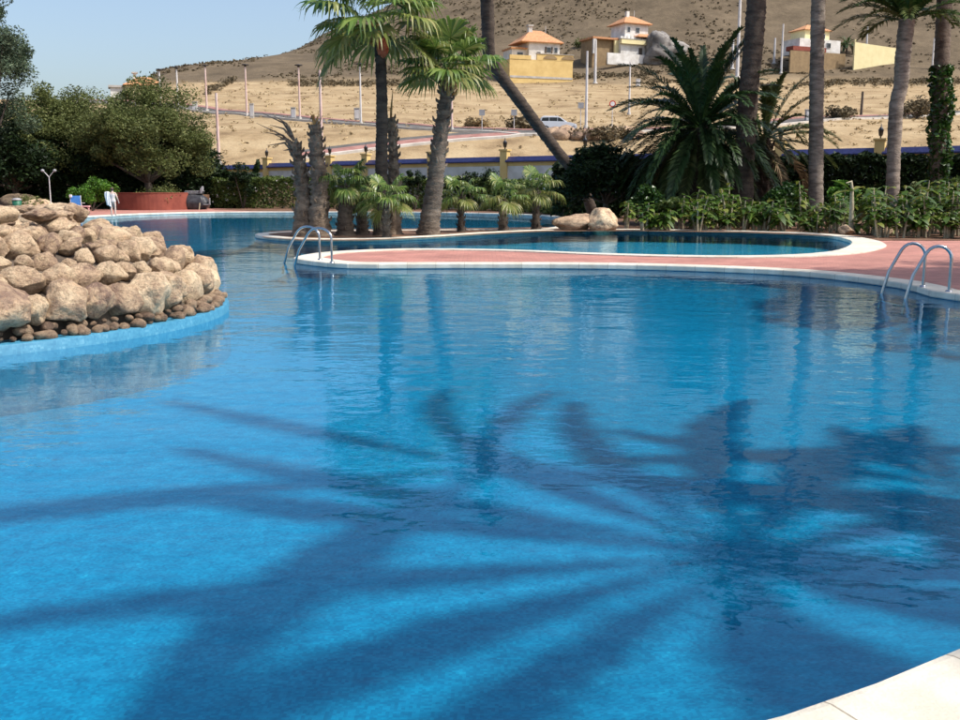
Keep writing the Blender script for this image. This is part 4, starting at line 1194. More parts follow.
# ------------------------------------------------------------------ chrome pool ladders
def ladder(label, pw, pd_, sep, h=.80):
    """pw: pool-side foot (on the water edge), pd_: deck-side foot; sep: vector between the two rails"""
    pw = Vector((pw.x, pw.y, 0)); pd_ = Vector((pd_.x, pd_.y, 0)); sep = Vector((sep[0], sep[1], 0))
    t = thing('pool_ladder', label, 'ladder', tuple(pd_))
    d = pd_ - pw
    for k in (0, 1):
        o = sep * k
        pts = [pw + o + Vector((0, 0, -.34)) - d * .05, pw + o + Vector((0, 0, -.15)) - d * .02, pw + o + d * .14 + Vector((0, 0, .28)), pw + o + d * .38 + Vector((0, 0, h * .80))]
        cx, r_ = .69, .31
        for a in np.linspace(150, 0, 9):
            pts.append(pw + o + d * (cx + r_ * math.cos(math.radians(a))) + Vector((0, 0, h * .73 + h * .27 * math.sin(math.radians(a)))))
        pts += [pd_ + o + Vector((0, 0, h * .4)), pd_ + o + Vector((0, 0, .03))]
        b = MB(); b.tube(pts, .026, 10); b.build('rail', 'chrome', t)
        b = MB(); b.lathe([(.0, .066), (.045, .062), (.055, .05), (.055, .036), (.06, .034)], tuple(pd_ + o), 14); b.build('foot_flange', 'chrome', t)
    for z in (-.20,):
        b = MB(); c = pw + sep * .5 - d * .06; b.box((c.x, c.y, z), (sep.length, .09, .025), math.atan2(sep.y, sep.x)); b.build('step', 'chrome', t, .005)
a = P(279, 262, 0); b_ = P(322, 262.5, 0)
ladder('chrome pool ladder at the rounded tip of the paved peninsula', P(284, 261.5, -.05), P(320, 260, .03), (P(332, 263, .03) - P(320, 260, .03)), .78)
ladder('chrome pool ladder on the shaded deck edge by the oval pool', P(882, 291, -.05), P(923, 287, .03), (P(949, 292, .03) - P(923, 287, .03)), .74)

# ------------------------------------------------------------------ perimeter wall with pillars and lanterns
WLINE = [(267, 163.5, 101), (330, 161.5, 96), (366, 160, 93.5), (432, 158.5, 88), (505, 156.5, 83), (585, 155, 78.5), (680, 153, 74), (780, 150, 70), (880, 147.5, 66), (985, 145, 62), (1090, 142, 58)]
def perimeter():
    pts = [PD(x, y, Y) for x, y, Y in [(185, 167, 107)] + WLINE]
    t = thing('perimeter_wall', 'white garden wall with navy tiled capping and yellow pillars, below the dry field', 'wall', tuple((pts[0].x, pts[0].y, on(pts[0].x, pts[0].y))))
    for i, (a, b_) in enumerate(zip(pts[:-1], pts[1:])):
        zt = (a.z + b_.z) / 2
        mid = (a + b_) / 2; L = math.hypot(b_.x - a.x, b_.y - a.y) - .5; rz = math.atan2(b_.y - a.y, b_.x - a.x)
        z0 = min(on(a.x, a.y), on(b_.x, b_.y)) - .5
        m = MB(); m.box((mid.x, mid.y, (z0 + zt - .75) / 2), (L, .25, zt - .75 - z0), rz); m.build('wall_panel', 'white_wall', t)
        m = MB(); m.box((mid.x, mid.y, zt - .60), (L, .30, .30), rz); m.build('yellow_band', 'yellow_wall', t)
        # ridge capping
        m = MB(); ca, sa = math.cos(rz), math.sin(rz)
        pr = [(-.36, zt - .45), (.36, zt - .45), (.36, zt - .36), (0, zt), (-.36, zt - .36)]
        vs = []
        for s in (-L / 2, L / 2):
            for y, z in pr: vs.append((mid.x + s * ca - y * sa, mid.y + s * sa + y * ca, z))
        fs = [(j, (j + 1) % 5, 5 + (j + 1) % 5, 5 + j) for j in range(5)] + [(4, 3, 2, 1, 0), (5, 6, 7, 8, 9)]
        m.add(vs, fs); m.build('tile_capping', 'navy_tile', t)
    for i, p in enumerate(pts[1:]):
        z0 = on(p.x, p.y) - .5
        zt = p.z + .45
        m = MB(); m.box((p.x, p.y, (z0 + zt) / 2), (.62, .62, zt - z0), -.5); m.box((p.x, p.y, zt + .06), (.8, .8, .12), -.5); o = m.build('pillar', 'yellow_wall', t)
        m = MB(); m.lathe([(.05, 0), (.05, .12), (.13, .2), (.17, .5), (.19, .52), (.1, .68), (.04, .74), (.03, .9), (.0, .92)], (p.x, p.y, zt + .12), 8); m.build('lantern', 'dark_metal', t)
perimeter()

# ------------------------------------------------------------------ red planter wall, chair, person, garden lamp
def planter():
    pts = [P(104, 209.4, 0), P(118, 210.2, 0), P(140, 210.4, 0), P(160, 210, 0), P(175, 209, 0), P(188, 207.5, 0)]
    t = thing('planter_wall', 'low curved red retaining wall in front of the tree clump', 'planter wall', tuple(pts[2]))
    cx = np.linspace(117, 187, 18); pts = [P(q, 210.3 - .00035 * (q - 143) ** 2, 0) for q in cx]
    h = 1.32
    fr = [(p.x, p.y) for p in pts]; bk = [(p.x + .1, p.y + .45) for p in pts][::-1]
    MB().prism(fr + bk, -.02, h).build('wall', 'red_planter', t, .02)
    fr = [(p.x, p.y - .04) for p in pts]; bk = [(p.x + .1, p.y + .5) for p in pts][::-1]
    MB().prism(fr + bk, h + .003, h + .08).build('capping', 'red_planter', t, .015)
    fr = [(p.x, p.y + .46) for p in pts]; bk = [(p.x + .3, p.y + 6) for p in pts][::-1]
    MB().prism(fr + bk, 0, h - .1).build('earth_fill', 'soil', t)
planter()
def lounger_pile():
    p = P(193, 209.6, 0)
    t = thing('covered_pile', 'dark tarpaulin-covered heap with grey frames on top between planter wall and hedge', 'covered pile', tuple(p))
    r = random.Random(5)
    v, f = ICO3[0].copy(), ICO3[1]
    out = []
    for q in v:
        s = [math.copysign(abs(q[0]) ** .55, q[0]), math.copysign(abs(q[1]) ** .6, q[1]), math.copysign(abs(q[2]) ** .6, q[2])]
        k = 1 + .10 * mnoise.noise(Vector(q) * 2.3) + .05 * mnoise.noise(Vector(q) * 6)
        tp = 1 - .22 * max(0, s[2])
        out.append((p.x + s[0] * 1.15 * k * tp - .1 * s[2], p.y + .6 + s[1] * .75 * k * tp, max(.01, .62 + s[2] * .66 * k)))
    MB().add(out, [tuple(q) for q in f], True).build('tarpaulin', 'dark_cover', t)
    for i in range(3):
        z = 1.34 + i * .09
        MB().box((p.x - .05 + i * .06, p.y + .55, z), (1.5, .62, .05), .1).box((p.x + .62 + i * .06, p.y + .5, z + .18), (.08, .6, .42), .1).build('lounger_frame', 'grey_plastic', t, .015)
    MB().tube([(p.x + .55, p.y - .15, 0), (p.x + .62, p.y - .1, .55)], .05, 8).build('prop_post', 'pale_stem', t)
    MB().box((p.x + 1.15, p.y + .1, .42), (.55, .5, .06), .2).box((p.x + 1.4, p.y + .1, .7), (.05, .5, .5), .2).build('folded_chair', 'grey_plastic', t, .01)
lounger_pile()
def beach_chair():
    p = P(76, 212.2, 0)
    t = thing('folding_chair', 'blue canvas folding beach chair with pale frame near the bright bush', 'chair', tuple(p), rotz=0)
    x, y = p.x, p.y
    MB().box((x - .02, y + .08, .82), (.74, .04, .72)).build('backrest', 'blue_canvas', t, .015)
    MB().box((x, y + .42, .42), (.66, .62, .04)).build('seat', 'blue_canvas', t, .015)
    for s in (-1, 1):
        MB().tube([(x + s * .40, y + .02, .0), (x + s * .39, y + .06, .5), (x + s * .38, y + .08, 1.22)], .022, 6).build('back_frame', 'frame_white', t)
        MB().tube([(x + s * .40, y + .75, 0), (x + s * .38, y + .3, .42), (x + s * .38, y + .06, .64)], .022, 6).build('leg', 'frame_white', t)
        MB().box((x + s * .42, y + .35, .66), (.07, .6, .03)).build('armrest', 'frame_white', t, .01)
    MB().box((x - .33, y + .04, 1.17), (.2, .07, .2)).build('towel', 'towel_white', t, .02)
    q = P(86, 212.6, 0)
    t = thing('folding_stool', 'small pink striped folding stool next to the blue chair', 'stool', tuple(q))
    MB().box((q.x, q.y, .44), (.55, .4, .10)).build('seat', 'pink_canvas', t, .02)
    for s in (-1, 1):
        MB().tube([(q.x + s * .24, q.y - .16, 0), (q.x - s * .0 + s * .2, q.y + .16, .4)], .03, 6).build('leg', 'pink_canvas', t)
        MB().tube([(q.x + s * .24, q.y + .16, 0), (q.x + s * .2, q.y - .16, .4)], .03, 6).build('leg', 'pink_canvas', t)
beach_chair()
def person():
    p = P(113, 216.3, .035); x, y = p.x, p.y + .12; z = .035
    t = thing('person', 'person in a pale swimsuit holding a white towel, back turned at the pool edge', 'person', (x, y, z))
    bm = bmesh.new(); sk = bm.verts.layers.skin.verify()
    V = {}
    def vert(k, co, r):
        q = bm.verts.new(co); q[sk].radius = r if hasattr(r, '__len__') else (r, r); V[k] = q; return q
    def e(a, b): bm.edges.new((V[a], V[b]))
    H = 1.68
    vert('pelvis', (0, 0, .92), (.165, .115)); vert('waist', (0, .0, 1.10), (.135, .10)); vert('chest', (0, .0, 1.30), (.165, .11)); vert('neckb', (0, 0, 1.43), (.075, .07)); vert('neck', (0, 0, 1.50), (.052, .055))
    vert('head', (0, .01, 1.585), (.075, .09)); vert('crown', (0, .0, 1.665), (.06, .07))
    for s, n_ in ((-1, 'l'), (1, 'r')):
        fx = .05 if n_ == 'r' else -.02
        vert(n_ + 'hip', (s * .095, 0, .84), (.095, .10)); vert(n_ + 'knee', (s * .10, fx * .6 + .02, .48), (.06, .065)); vert(n_ + 'calf', (s * .102, fx - .01, .34), (.055, .062)); vert(n_ + 'ank', (s * .105, fx - .02, .08), (.035, .04)); vert(n_ + 'toe', (s * .12, fx + .13, .03), (.035, .025))
        vert(n_ + 'sh', (s * .18, 0, 1.385), (.058, .06))
        if n_ == 'l': el, wr, hd = (-.29, .05, 1.14), (-.22, .19, 1.0), (-.19, .25, .97)
        else: el, wr, hd = (.27, -.02, 1.12), (.30, .10, .90), (.305, .13, .83)
        vert(n_ + 'el', el, .042); vert(n_ + 'wr', wr, .028); vert(n_ + 'hd', hd, (.035, .02))
        e('pelvis', n_ + 'hip'); e(n_ + 'hip', n_ + 'knee'); e(n_ + 'knee', n_ + 'calf'); e(n_ + 'calf', n_ + 'ank'); e(n_ + 'ank', n_ + 'toe')
        e('chest', n_ + 'sh'); e(n_ + 'sh', n_ + 'el'); e(n_ + 'el', n_ + 'wr'); e(n_ + 'wr', n_ + 'hd')
        # five fingers on every hand
        h = Vector(hd); w_ = Vector(wr); dr = (h - w_).normalized(); sd_ = Vector((0, 1, 0)).cross(dr).normalized()
        for k in range(5):
            o = (k - 2) * .016
            a1 = h + sd_ * o + dr * (.045 if k else .01); a2 = a1 + dr * (.035 if k else .02) + sd_ * (-.02 if k == 0 else 0) + Vector((0, -.008, 0))
            vert(n_ + 'f%d' % k, a1, .009); vert(n_ + 'g%d' % k, a2, .008); e(n_ + 'hd', n_ + 'f%d' % k); e(n_ + 'f%d' % k, n_ + 'g%d' % k)
    for a, b in (('pelvis', 'waist'), ('waist', 'chest'), ('chest', 'neckb'), ('neckb', 'neck'), ('neck', 'head'), ('head', 'crown')): e(a, b)
    V['pelvis'][sk].use_root = True
    me = bpy.data.meshes.new('body'); bm.to_mesh(me); bm.free(); me.materials.append(MATS['skin'])
    o = bpy.data.objects.new('body', me); put(o, t)
    o.modifiers.new('skin', 'SKIN').use_smooth_shade = True
    s = o.modifiers.new('sub', 'SUBSURF'); s.levels = 2; s.render_levels = 2
    # swimsuit shell
    b = MB()
    vs = []; prof = [(.86, .175, .135), (.92, .19, .14), (1.02, .165, .125), (1.10, .148, .115), (1.2, .165, .122), (1.30, .185, .128), (1.36, .165, .11)]
    for zz, rx, ry in prof:
        for k in range(20): a = 2 * PI * k / 20; vs.append((x + rx * math.cos(a), y + ry * math.sin(a), z + zz))
    fs = [(i * 20 + k, i * 20 + (k + 1) % 20, (i + 1) * 20 + (k + 1) % 20, (i + 1) * 20 + k) for i in range(len(prof) - 1) for k in range(20)]
    b.add(vs, fs, True); b.build('swimsuit', 'swimsuit', t)
    # hair: short, back of the head
    v, f = ICO2; b = MB(); b.add([(x + q[0] * .098, y - .012 + q[1] * .108, z + 1.625 + q[2] * .115) for q in v], [tuple(q) for q in f], True); b.build('hair', 'hair_brown', t)
    b = MB()
    b.add([(x + q[0] * .012 + .0, y + .115 + q[1] * .02, z + 1.59 + q[2] * .02) for q in ICO1[0]], [tuple(q) for q in ICO1[1]], True); b.build('nose', 'skin', t)
    # towel over the left shoulder and arm, with folds
    vs = []; nu, nv = 14, 18
    for i in range(nv):
        u = i / (nv - 1)
        for k in range(nu):
            a = k / (nu - 1)
            xx = -.42 + .33 * a - .02 * math.sin(u * 5); zz = 1.43 - .78 * u - .10 * a * u + .05 * math.sin(a * PI)
            yy = -.155 - .03 * math.sin(a * 14 + u * 3) - .02 * u + .10 * abs(a - .5) * (1 - u)
            vs.append((x + xx * (1 - .25 * u * (1 - a)), y + yy, z + zz))
    fs = [(i * nu + k, i * nu + k + 1, (i + 1) * nu + k + 1, (i + 1) * nu + k) for i in range(nv - 1) for k in range(nu - 1)]
    b = MB(); b.add(vs, fs, True); o = b.build('towel', 'towel_white', t)
    sm = o.modifiers.new('solid', 'SOLIDIFY'); sm.thickness = .02
person()
def twin_lamp():
    p = P(40, 212, 0); x, y = p.x, p.y + 2
    t = thing('garden_lamp', 'twin-headed grey garden lamp on a slim post under the trees', 'lamp', (x, y, 0))
    MB().tube([(x, y, 0), (x, y, 2.6)], [.05, .035], 8).build('post', 'lamp_grey', t)
    for s in (-1, 1):
        MB().tube([(x, y, 2.55), (x + s * .25, y, 2.85), (x + s * .42, y, 3.02)], .028, 6).build('arm', 'lamp_grey', t)
        MB().lathe([(.02, .1), (.12, .05), (.14, -.02), (.09, -.1), (.0, -.11)], (x + s * .46, y, 3.05), 12).build('lamp_head', 'grey_plastic', t)
twin_lamp()
q = P(8, 213, 0)
t = thing('litter_bin', 'green plastic litter bin in the shade by the garden lamp', 'bin', (q.x, q.y + 1.5, 0))
MB().lathe([(.0, 0.0), (.26, 0), (.32, .85), (.30, .85), (.28, .7)], (q.x, q.y + 1.5, 0), 16).build('bin_body', 'green_plastic', t)
MB().lathe([(.0, 1.04), (.2, 1.02), (.35, .92), (.35, .88), (.0, .88)], (q.x, q.y + 1.5, 0), 16).build('bin_lid', 'grey_plastic', t)

# pale bank stones under the tree clump
def bank(label, px, Y, w_, h_, seed, mat):
    q = PD(px, 208, Y); me = rock_mesh('bank_stone', seed, ICO3, mat, 7, .12)
    o = bpy.data.objects.new('bank_stone', me); o.location = (q.x, Y, h_ * .3); o.scale = (w_ / 2, w_ / 2.5, h_ * .7); o.rotation_euler = (0, .1, seed)
    put(o, None, label, 'boulder')
bank('large brown earth boulder on the bank behind the twin garden lamp', 22, 80, 4.4, 1.3, 301, 'bank_rock')
bank('pale sunlit stone at the foot of the bank by the garden lamp', 38, 77, 2.4, 1.0, 302, 'island_rock')
bank('flat pale stone on the bank next to the lamp post', 50, 76, 1.8, .6, 303, 'island_rock')

# ------------------------------------------------------------------ street lamps and poles on the slope
LAMPG = 'tall lamp columns along the hillside road'
def column(label, px, vt, vb, head, mat, Y=None, name='lamp_column', wpx=1.9, group=None):
    p = hit(px, vb) if Y is None else PD(px, vb, Y)
    if Y is not None: p.z = max(terr(p.x, p.y), p.z - 0.5) if terr(p.x, p.y) > p.z - 3 else terr(p.x, p.y)
    h = PD(px, vt, p.y).z
    rad = wpx / FPX * p.y / 2
    t = thing(name, label, 'lamp post' if head else 'pole', (p.x, p.y, p.z), group)
    MB().tube([(p.x, p.y, p.z - .4), (p.x, p.y, p.z + .5), (p.x, p.y, h)], [rad * 1.25, rad * 1.1, rad * .75], 8).build('post', mat, t)
    MB().lathe([(rad * 2, 0), (rad * 2, .25), (rad * 1.3, .45)], (p.x, p.y, p.z), 10).build('plinth', 'concrete', t)
    if head:
        k = rad / .3
        MB().lathe([(.0, .16), (.25, .12), (.58, .05), (.55, -.06), (.2, -.12), (.15, -.3)], (p.x, p.y, h + .1), 14).build('lamp_head', 'dark_metal', t)
HL = 'flat-headed lamp column on the dry slope, one of the row along the upper road'
column(HL, 207, 66, 112, True, 'lamp_pink', group=LAMPG)
column(HL, 247, 65.5, 116.5, True, 'lamp_pink', group=LAMPG)
column(HL, 300, 66, 120, True, 'lamp_pink', group=LAMPG)
column(HL, 361, 65, 125, True, 'lamp_grey', group=LAMPG)
column(HL, 452, 75, 131, True, 'lamp_pink', group=LAMPG)
column(HL, 178.5, 68, 112, True, 'lamp_grey', group=LAMPG)
column(HL, 161, 70, 108, True, 'lamp_grey', group=LAMPG)
column('white and pink column rising just behind the wall beside the olive tree', 219, 93, 161, False, 'lamp_pink', 108, 'white_column', 3.0)
column('white and pink column rising just behind the wall by the dead palm stems', 322, 70, 158, False, 'lamp_pink', 104, 'white_column', 3.0)
column('tall pale pole at the roadside just right of the silver car', 586, 51, 129, False, 'lamp_grey', None, 'roadside_pole', 2.6)
column('pale pole standing in the field before the two-storey villa', 595, 40, 84, False, 'lamp_grey', None, 'field_pole', 2.6)
column('slim pale pole in the field below the two-storey villa garden', 629, 62, 115, False, 'lamp_grey', None, 'field_pole', 1.9)
column('very tall pale pole rising behind the dark date palm', 737, -20, 78, False, 'lamp_grey', None, 'tall_pole', 3.2)
column('short pale pole beside the very tall one behind the date palm', 732, 38, 70, False, 'lamp_grey', None, 'short_pole', 2.6)
column('shorter grey pole of the pair before the shaded yard wall', 774, 38, 64, False, 'lamp_grey', None, 'yard_pole', 2.2)
column('taller grey pole of the pair before the shaded yard wall', 781, 24, 74, False, 'lamp_grey', None, 'yard_pole', 2.0)
column('thin pole rising from behind the long pale yellow wall', 866, 25, 55, False, 'lamp_grey', None, 'thin_pole', 1.8)
column('thin pole with crossarm right of the pale yellow wall', 931, 38, 84, False, 'lamp_grey', None, 'thin_pole', 1.8)
column('tall thin pole beside the ivy-wrapped palm trunk', 940, 26, 70, False, 'lamp_grey', None, 'thin_pole', 2.2)

def sign(label, px, vt, vb, kind):
    p = hit(px, vb); h = PD(px, vt, p.y).z
    t = thing('road_sign', label, 'road sign', tuple(p))
    MB().tube([(p.x, p.y, p.z - .2), (p.x, p.y, h)], .05, 6).build('post', 'lamp_grey', t)
    r = .42
    b = MB()
    n = 3 if kind == 'tri' else 20
    ring = [(p.x + r * math.sin(2 * PI * k / n), h - .1 + r * math.cos(2 * PI * k / n)) for k in range(n)]
    if kind == 'box': b.box((p.x, p.y - .08, h - .3), (.7, .12, .7)); b.build('plate', 'grey_plastic', t)
    else:
        b.profile(ring, p.y - .09, p.y - .06); b.build('plate', 'sign_red', t)
        b = MB(); ring = [(p.x + r * .66 * math.sin(2 * PI * k / n), h - .1 + r * .66 * math.cos(2 * PI * k / n)) for k in range(n)]; b.profile(ring, p.y - .098, p.y - .089); b.build('plate_centre', 'frame_white', t)
sign('round red-rimmed road sign on a post beyond the silver car', 612, 103, 128, 'round')
sign('square grey sign back on a thin post by the roadside pole', 580.5, 103, 129, 'box')
sign('square dark sign back near the leaning palm trunk', 527, 108, 127, 'box')
sign('thin roadside sign post where the two roads meet', 514, 110, 131, 'box')
sign('thin roadside sign post left of the road junction', 482, 110, 131, 'box')

def cabinet(label, px, vt, vb, wpx, mat='concrete'):
    p = hit(px, vb); h = PD(px, vt, p.y).z; w_ = wpx / FPX * p.y
    t = thing('utility_cabinet', label, 'utility box', tuple(p))
    MB().box((p.x, p.y, (p.z - .2 + h) / 2), (w_, w_ * .6, h - p.z + .2)).build('cabinet_body', mat, t, .03)
    MB().box((p.x, p.y, h + .05), (w_ * 1.15, w_ * .75, .1)).build('cabinet_cap', 'kerb_concrete', t)
    MB().box((p.x, p.y - w_ * .31, (p.z + h) / 2), (w_ * .8, .03, (h - p.z) * .75)).build('cabinet_door', 'lamp_grey', t)
CB = 'pale concrete meter cabinets beside the upper road'
cabinet('pale meter cabinet beside the road near the first lamp columns', 252, 104, 118, 4)
cabinet('pale meter cabinet between the lamp columns above the dead palms', 293.5, 108, 119, 4.5)
cabinet('darker meter cabinet next to the lamp column by the slim palm', 357, 108.5, 120, 5, 'grey_plastic')
cabinet('meter cabinet at the upper road bend next to the olive tree crown', 195, 102, 111, 5)
cabinet('grey utility cabinet in the field by the straight grey trunk', 808, 110, 122, 6, 'grey_plastic')
cabinet('small white cabinet in the field below the villas', 638, 79, 86, 4, 'frame_white')

# rubble bank and bushes along the road edge
r = np.random.default_rng(77)
for k in range(26):
    px = 551 + 84 * k / 25 + r.normal() * 2; pv = 137 + r.normal() * 2.2
    p = hit(px, pv); s = .55 + .55 * r.random()
    o = bpy.data.objects.new('bank_rock', SMALLS[k % 8]); o.location = (p.x, p.y, p.z + s * .2); o.scale = (s * 1.4, s, s * .8); o.rotation_euler = (0, 0, r.random() * 6)
    put(o, None, 'rough brown rock in the rubble bank below the silver car', 'rock', 'rubble bank rocks below the road')
def field_bush(label, px, vb, wpx, hpx, mat, n, seed, leaf=.45):
    p = hit(px, vb); rx = wpx / FPX * p.y / 2; h = hpx / FPX * p.y
    t = thing('field_bush', label, 'bush', tuple(p))
    pts, cl = clumped(n, (p.x, p.y, p.z + h * .4), (rx, rx * .7, h * .55), 18, rx * .32, .3, .8, seed); pts[:, 2] = np.maximum(pts[:, 2], p.z)
    v, f = leaves(pts, leaf, .5, .4); obj_np('foliage', v, f, mat, t)
    b = MB()
    for i in range(4): b.tube([tuple(p), tuple(Vector(cl[i]))], [.08, .02], 4)
    b.build('stems', 'tree_bark', t)
field_bush('dark rounded scrub bush in the field behind the straight grey trunk', 842, 119, 36, 12, 'scrub_leaf', 1500, 401)
field_bush('wide dark scrub bush in the field behind the pale trunk', 916, 119, 46, 18, 'scrub_leaf', 1900, 402)
field_bush('brown scrub bush on the road bank under the silver car', 600, 141, 60, 9, 'scrub_leaf', 1500, 403)
field_bush('brown roadside scrub at the junction beside the leaning trunk', 520, 128, 44, 8, 'scrub_leaf', 1200, 404)
field_bush('yellowish roadside scrub left of the junction', 478, 128, 30, 7, 'dry_grass', 800, 405)
field_bush('green garden bush beside the two-storey villa', 583, 48, 18, 8, 'pine_leaf', 700, 406, .6)

# dirt mound post at right
p = hit(861, 116)
t = thing('fence_post', 'dark wooden post standing in the field beside the scrub bush', 'post', tuple(p))
MB().tube([(p.x, p.y, p.z - .3), (p.x + .05, p.y, p.z + 3.6)], [.22, .17], 7).build('post', 'tree_bark', t)

# ------------------------------------------------------------------ the silver car
def car():
    p = hit(557, 131.5); Y = p.y
    x, z = p.x, terr(p.x, p.y) + .32
    z = PD(557, 131.2, Y).z
    t = thing('silver_car', 'silver estate car parked on the hillside road', 'car', (x, Y, z))
    L = 4.7; hw = .86
    body = [(-2.3, .32), (-2.33, .75), (-2.25, 1.05), (-2.12, 1.12), (1.0, 1.06), (1.75, .95), (2.2, .78), (2.33, .55), (2.3, .3), (1.85, .28), (1.75, .5), (1.42, .62), (1.1, .5), (1.0, .26), (-1.0, .26), (-1.1, .5), (-1.42, .62), (-1.75, .5), (-1.85, .28)]
    MB().profile([(x + a, z + b) for a, b in body], Y - hw, Y + hw).build('body', 'car_paint', t, .05)
    cab = [(-2.16, 1.10), (-1.95, 1.62), (-1.6, 1.72), (.05, 1.70), (.35, 1.6), (1.15, 1.06)]
    MB().profile([(x + a, z + b) for a, b in cab], Y - hw + .08, Y + hw - .08).build('cabin', 'car_paint', t, .05)
    for a in (((-1.95, 1.15), (-1.82, 1.55), (-1.05, 1.58), (-1.05, 1.15)), ((-.97, 1.15), (-.97, 1.58), (-.05, 1.57), (-.05, 1.13)), ((.03, 1.13), (.03, 1.57), (.3, 1.52), (.82, 1.1))):
        MB().profile([(x + q[0], z + q[1]) for q in a], Y - hw + .06, Y - hw + .075).build('side_window', 'window_glass', t)
    MB().add([(x - 2.19, Y - .68, z + 1.12), (x - 2.19, Y + .68, z + 1.12), (x - 2.0, Y + .6, z + 1.58), (x - 2.0, Y - .6, z + 1.58)], [(0, 1, 2, 3)]).build('rear_window', 'window_glass', t)
    MB().add([(x + 1.12, Y - .68, z + 1.1), (x + 1.12, Y + .68, z + 1.1), (x + .42, Y + .6, z + 1.6), (x + .42, Y - .6, z + 1.6)], [(0, 1, 2, 3)]).build('windscreen', 'window_glass', t)
    for wx in (-1.42, 1.42):
        for s in (-1, 1):
            w_ = MB()
            for q in range(1): w_.tube([(x + wx, Y + s * (hw - .16), z + .30), (x + wx, Y + s * (hw + .02), z + .30)], .31, 18)
            o = w_.build('wheel', 'tyre', t)
            MB().tube([(x + wx, Y + s * (hw + .018), z + .30), (x + wx, Y + s * (hw + .03), z + .30)], .19, 14).build('rim', 'lamp_grey', o)
    for s in (-1, 1):
        MB().box((x + 2.2, Y + s * .6, z + .72), (.16, .38, .14)).build('headlight', 'frame_white', t, .02)
        MB().box((x - 2.26, Y + s * .72, z + .95), (.12, .22, .3)).build('tail_light', 'lamp_red', t, .02)
    MB().box((x - 2.33, Y, z + .42), (.14, 1.6, .22)).box((x + 2.3, Y, z + .4), (.14, 1.6, .22)).build('bumper', 'grey_plastic', t, .03)
    MB().tube([(x - 1.8, Y - .62, z + 1.76), (x + .1, Y - .62, z + 1.74)], .025, 6).build('roof_rail', 'lamp_grey', t)
car()

# ------------------------------------------------------------------ houses on the hill
def hip(b, cx, cy, z, lx, ly, h, over=.6, ridge=.3):
    a, c = lx / 2 + over, ly / 2 + over; r_ = lx / 2 * ridge
    vs = [(cx - a, cy - c, z), (cx + a, cy - c, z), (cx + a, cy + c, z), (cx - a, cy + c, z), (cx - r_, cy, z + h), (cx + r_, cy, z + h),
          (cx - a, cy - c, z - .18), (cx + a, cy - c, z - .18), (cx + a, cy + c, z - .18), (cx - a, cy + c, z - .18)]
    b.add(vs, [(0, 1, 5, 4), (1, 2, 5), (2, 3, 4, 5), (3, 0, 4), (6, 7, 1, 0), (7, 8, 2, 1), (8, 9, 3, 2), (9, 6, 0, 3), (9, 8, 7, 6)])
class House:
    """a local frame turned about z so that the walls face as in the photo"""
    def __init__(s, label, px, vb, Y, rz=0.0, name='villa', at=None):
        p = at or hit(px, vb); s.p = p; s.rz = rz
        s.t = thing(name, label, 'house', tuple(p), rotz=rz); s.t.scale = (p.y / Y,) * 3
        s.k = Y / FPX
    def part(s, b, name, mat, parent=None):
        o = MB(); o.v = b.v; o.f = b.f; o.sm = b.sm
        me = bpy.data.meshes.new(name); me.from_pydata(o.v, [], o.f); me.update(); me.materials.append(MATS[mat])
        q = bpy.data.objects.new(name, me); put(q, parent or s.t); return q
    def box(s, name, mat, c, d, parent=None): return s.part(MB().box(c, d), name, mat, parent)
    def window(s, c, w_, h_):
        q = s.box('window', 'frame_white', (c[0], c[1] - .03, c[2]), (w_ + .2, .08, h_ + .2))
        s.box('pane', 'window_glass', (c[0], c[1] - .08, c[2]), (w_, .05, h_), q)
# 1: villa on a yellow terrace
h = House('villa with orange hip roof standing on a bright yellow terrace wall', 537, 80, 268, .36)
k = h.k
h.box('terrace_wall', 'yellow_wall', (-1.2, -1, -.4), (17.5, 9, 9.2))
for i in range(2):   # arched openings in the parapet
    x0 = 1.2 + i * 5.0
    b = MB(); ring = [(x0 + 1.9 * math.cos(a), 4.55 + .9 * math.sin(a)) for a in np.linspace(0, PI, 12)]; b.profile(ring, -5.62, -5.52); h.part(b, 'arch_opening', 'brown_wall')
h.box('parapet', 'yellow_wall', (2.6, -5.3, 4.9), (10.2, .4, 1.6)); h.box('parapet', 'yellow_wall', (-7, -5.3, 4.6), (5.8, .4, 1.2))
h.box('wall', 'white_wall', (1.0, 1.5, 6.6), (8.6, 7.5, 5.0))
h.box('side_wing', 'white_wall', (-5.3, 2.2, 5.6), (4.2, 6, 3.4))
h.window((2.2, -2.28, 7.2), 1.1, 1.3); h.window((-5.2, -.83, 6.0), 1.6, 1.0)
b = MB(); hip(b, .2, 1.5, 9.1, 10.6, 8, 3.3); rf = h.part(b, 'roof', 'roof_tile')
h.box('chimney', 'white_wall', (-1.6, 1.2, 12.1), (1.0, 1.0, 2.6), rf); h.box('chimney_cap', 'concrete', (-1.6, 1.2, 13.5), (1.5, 1.5, .4), rf)
h.box('porch_roof', 'roof_tile', (-5.4, 2.0, 7.5), (4.8, 6.6, .35))
h.box('door', 'tree_bark', (-.6, -2.3, 5.5), (1.0, .12, 2.2)); h.window((4.2, -2.28, 7.2), .9, 1.3); h.box('parapet_cap', 'concrete', (2.6, -5.3, 5.76), (10.5, .7, .12))
h.box('aerial', 'lamp_grey', (3.2, 2, 12.2), (.09, .09, 3.2)); h.box('shutter', 'tree_bark', (1.35, -2.36, 7.2), (.45, .1, 1.5)); h.box('shutter', 'tree_bark', (3.05, -2.36, 7.2), (.45, .1, 1.5)); h.box('water_stain_band', 'concrete', (-1.2, -5.56, -.1), (17.3, .06, .5))
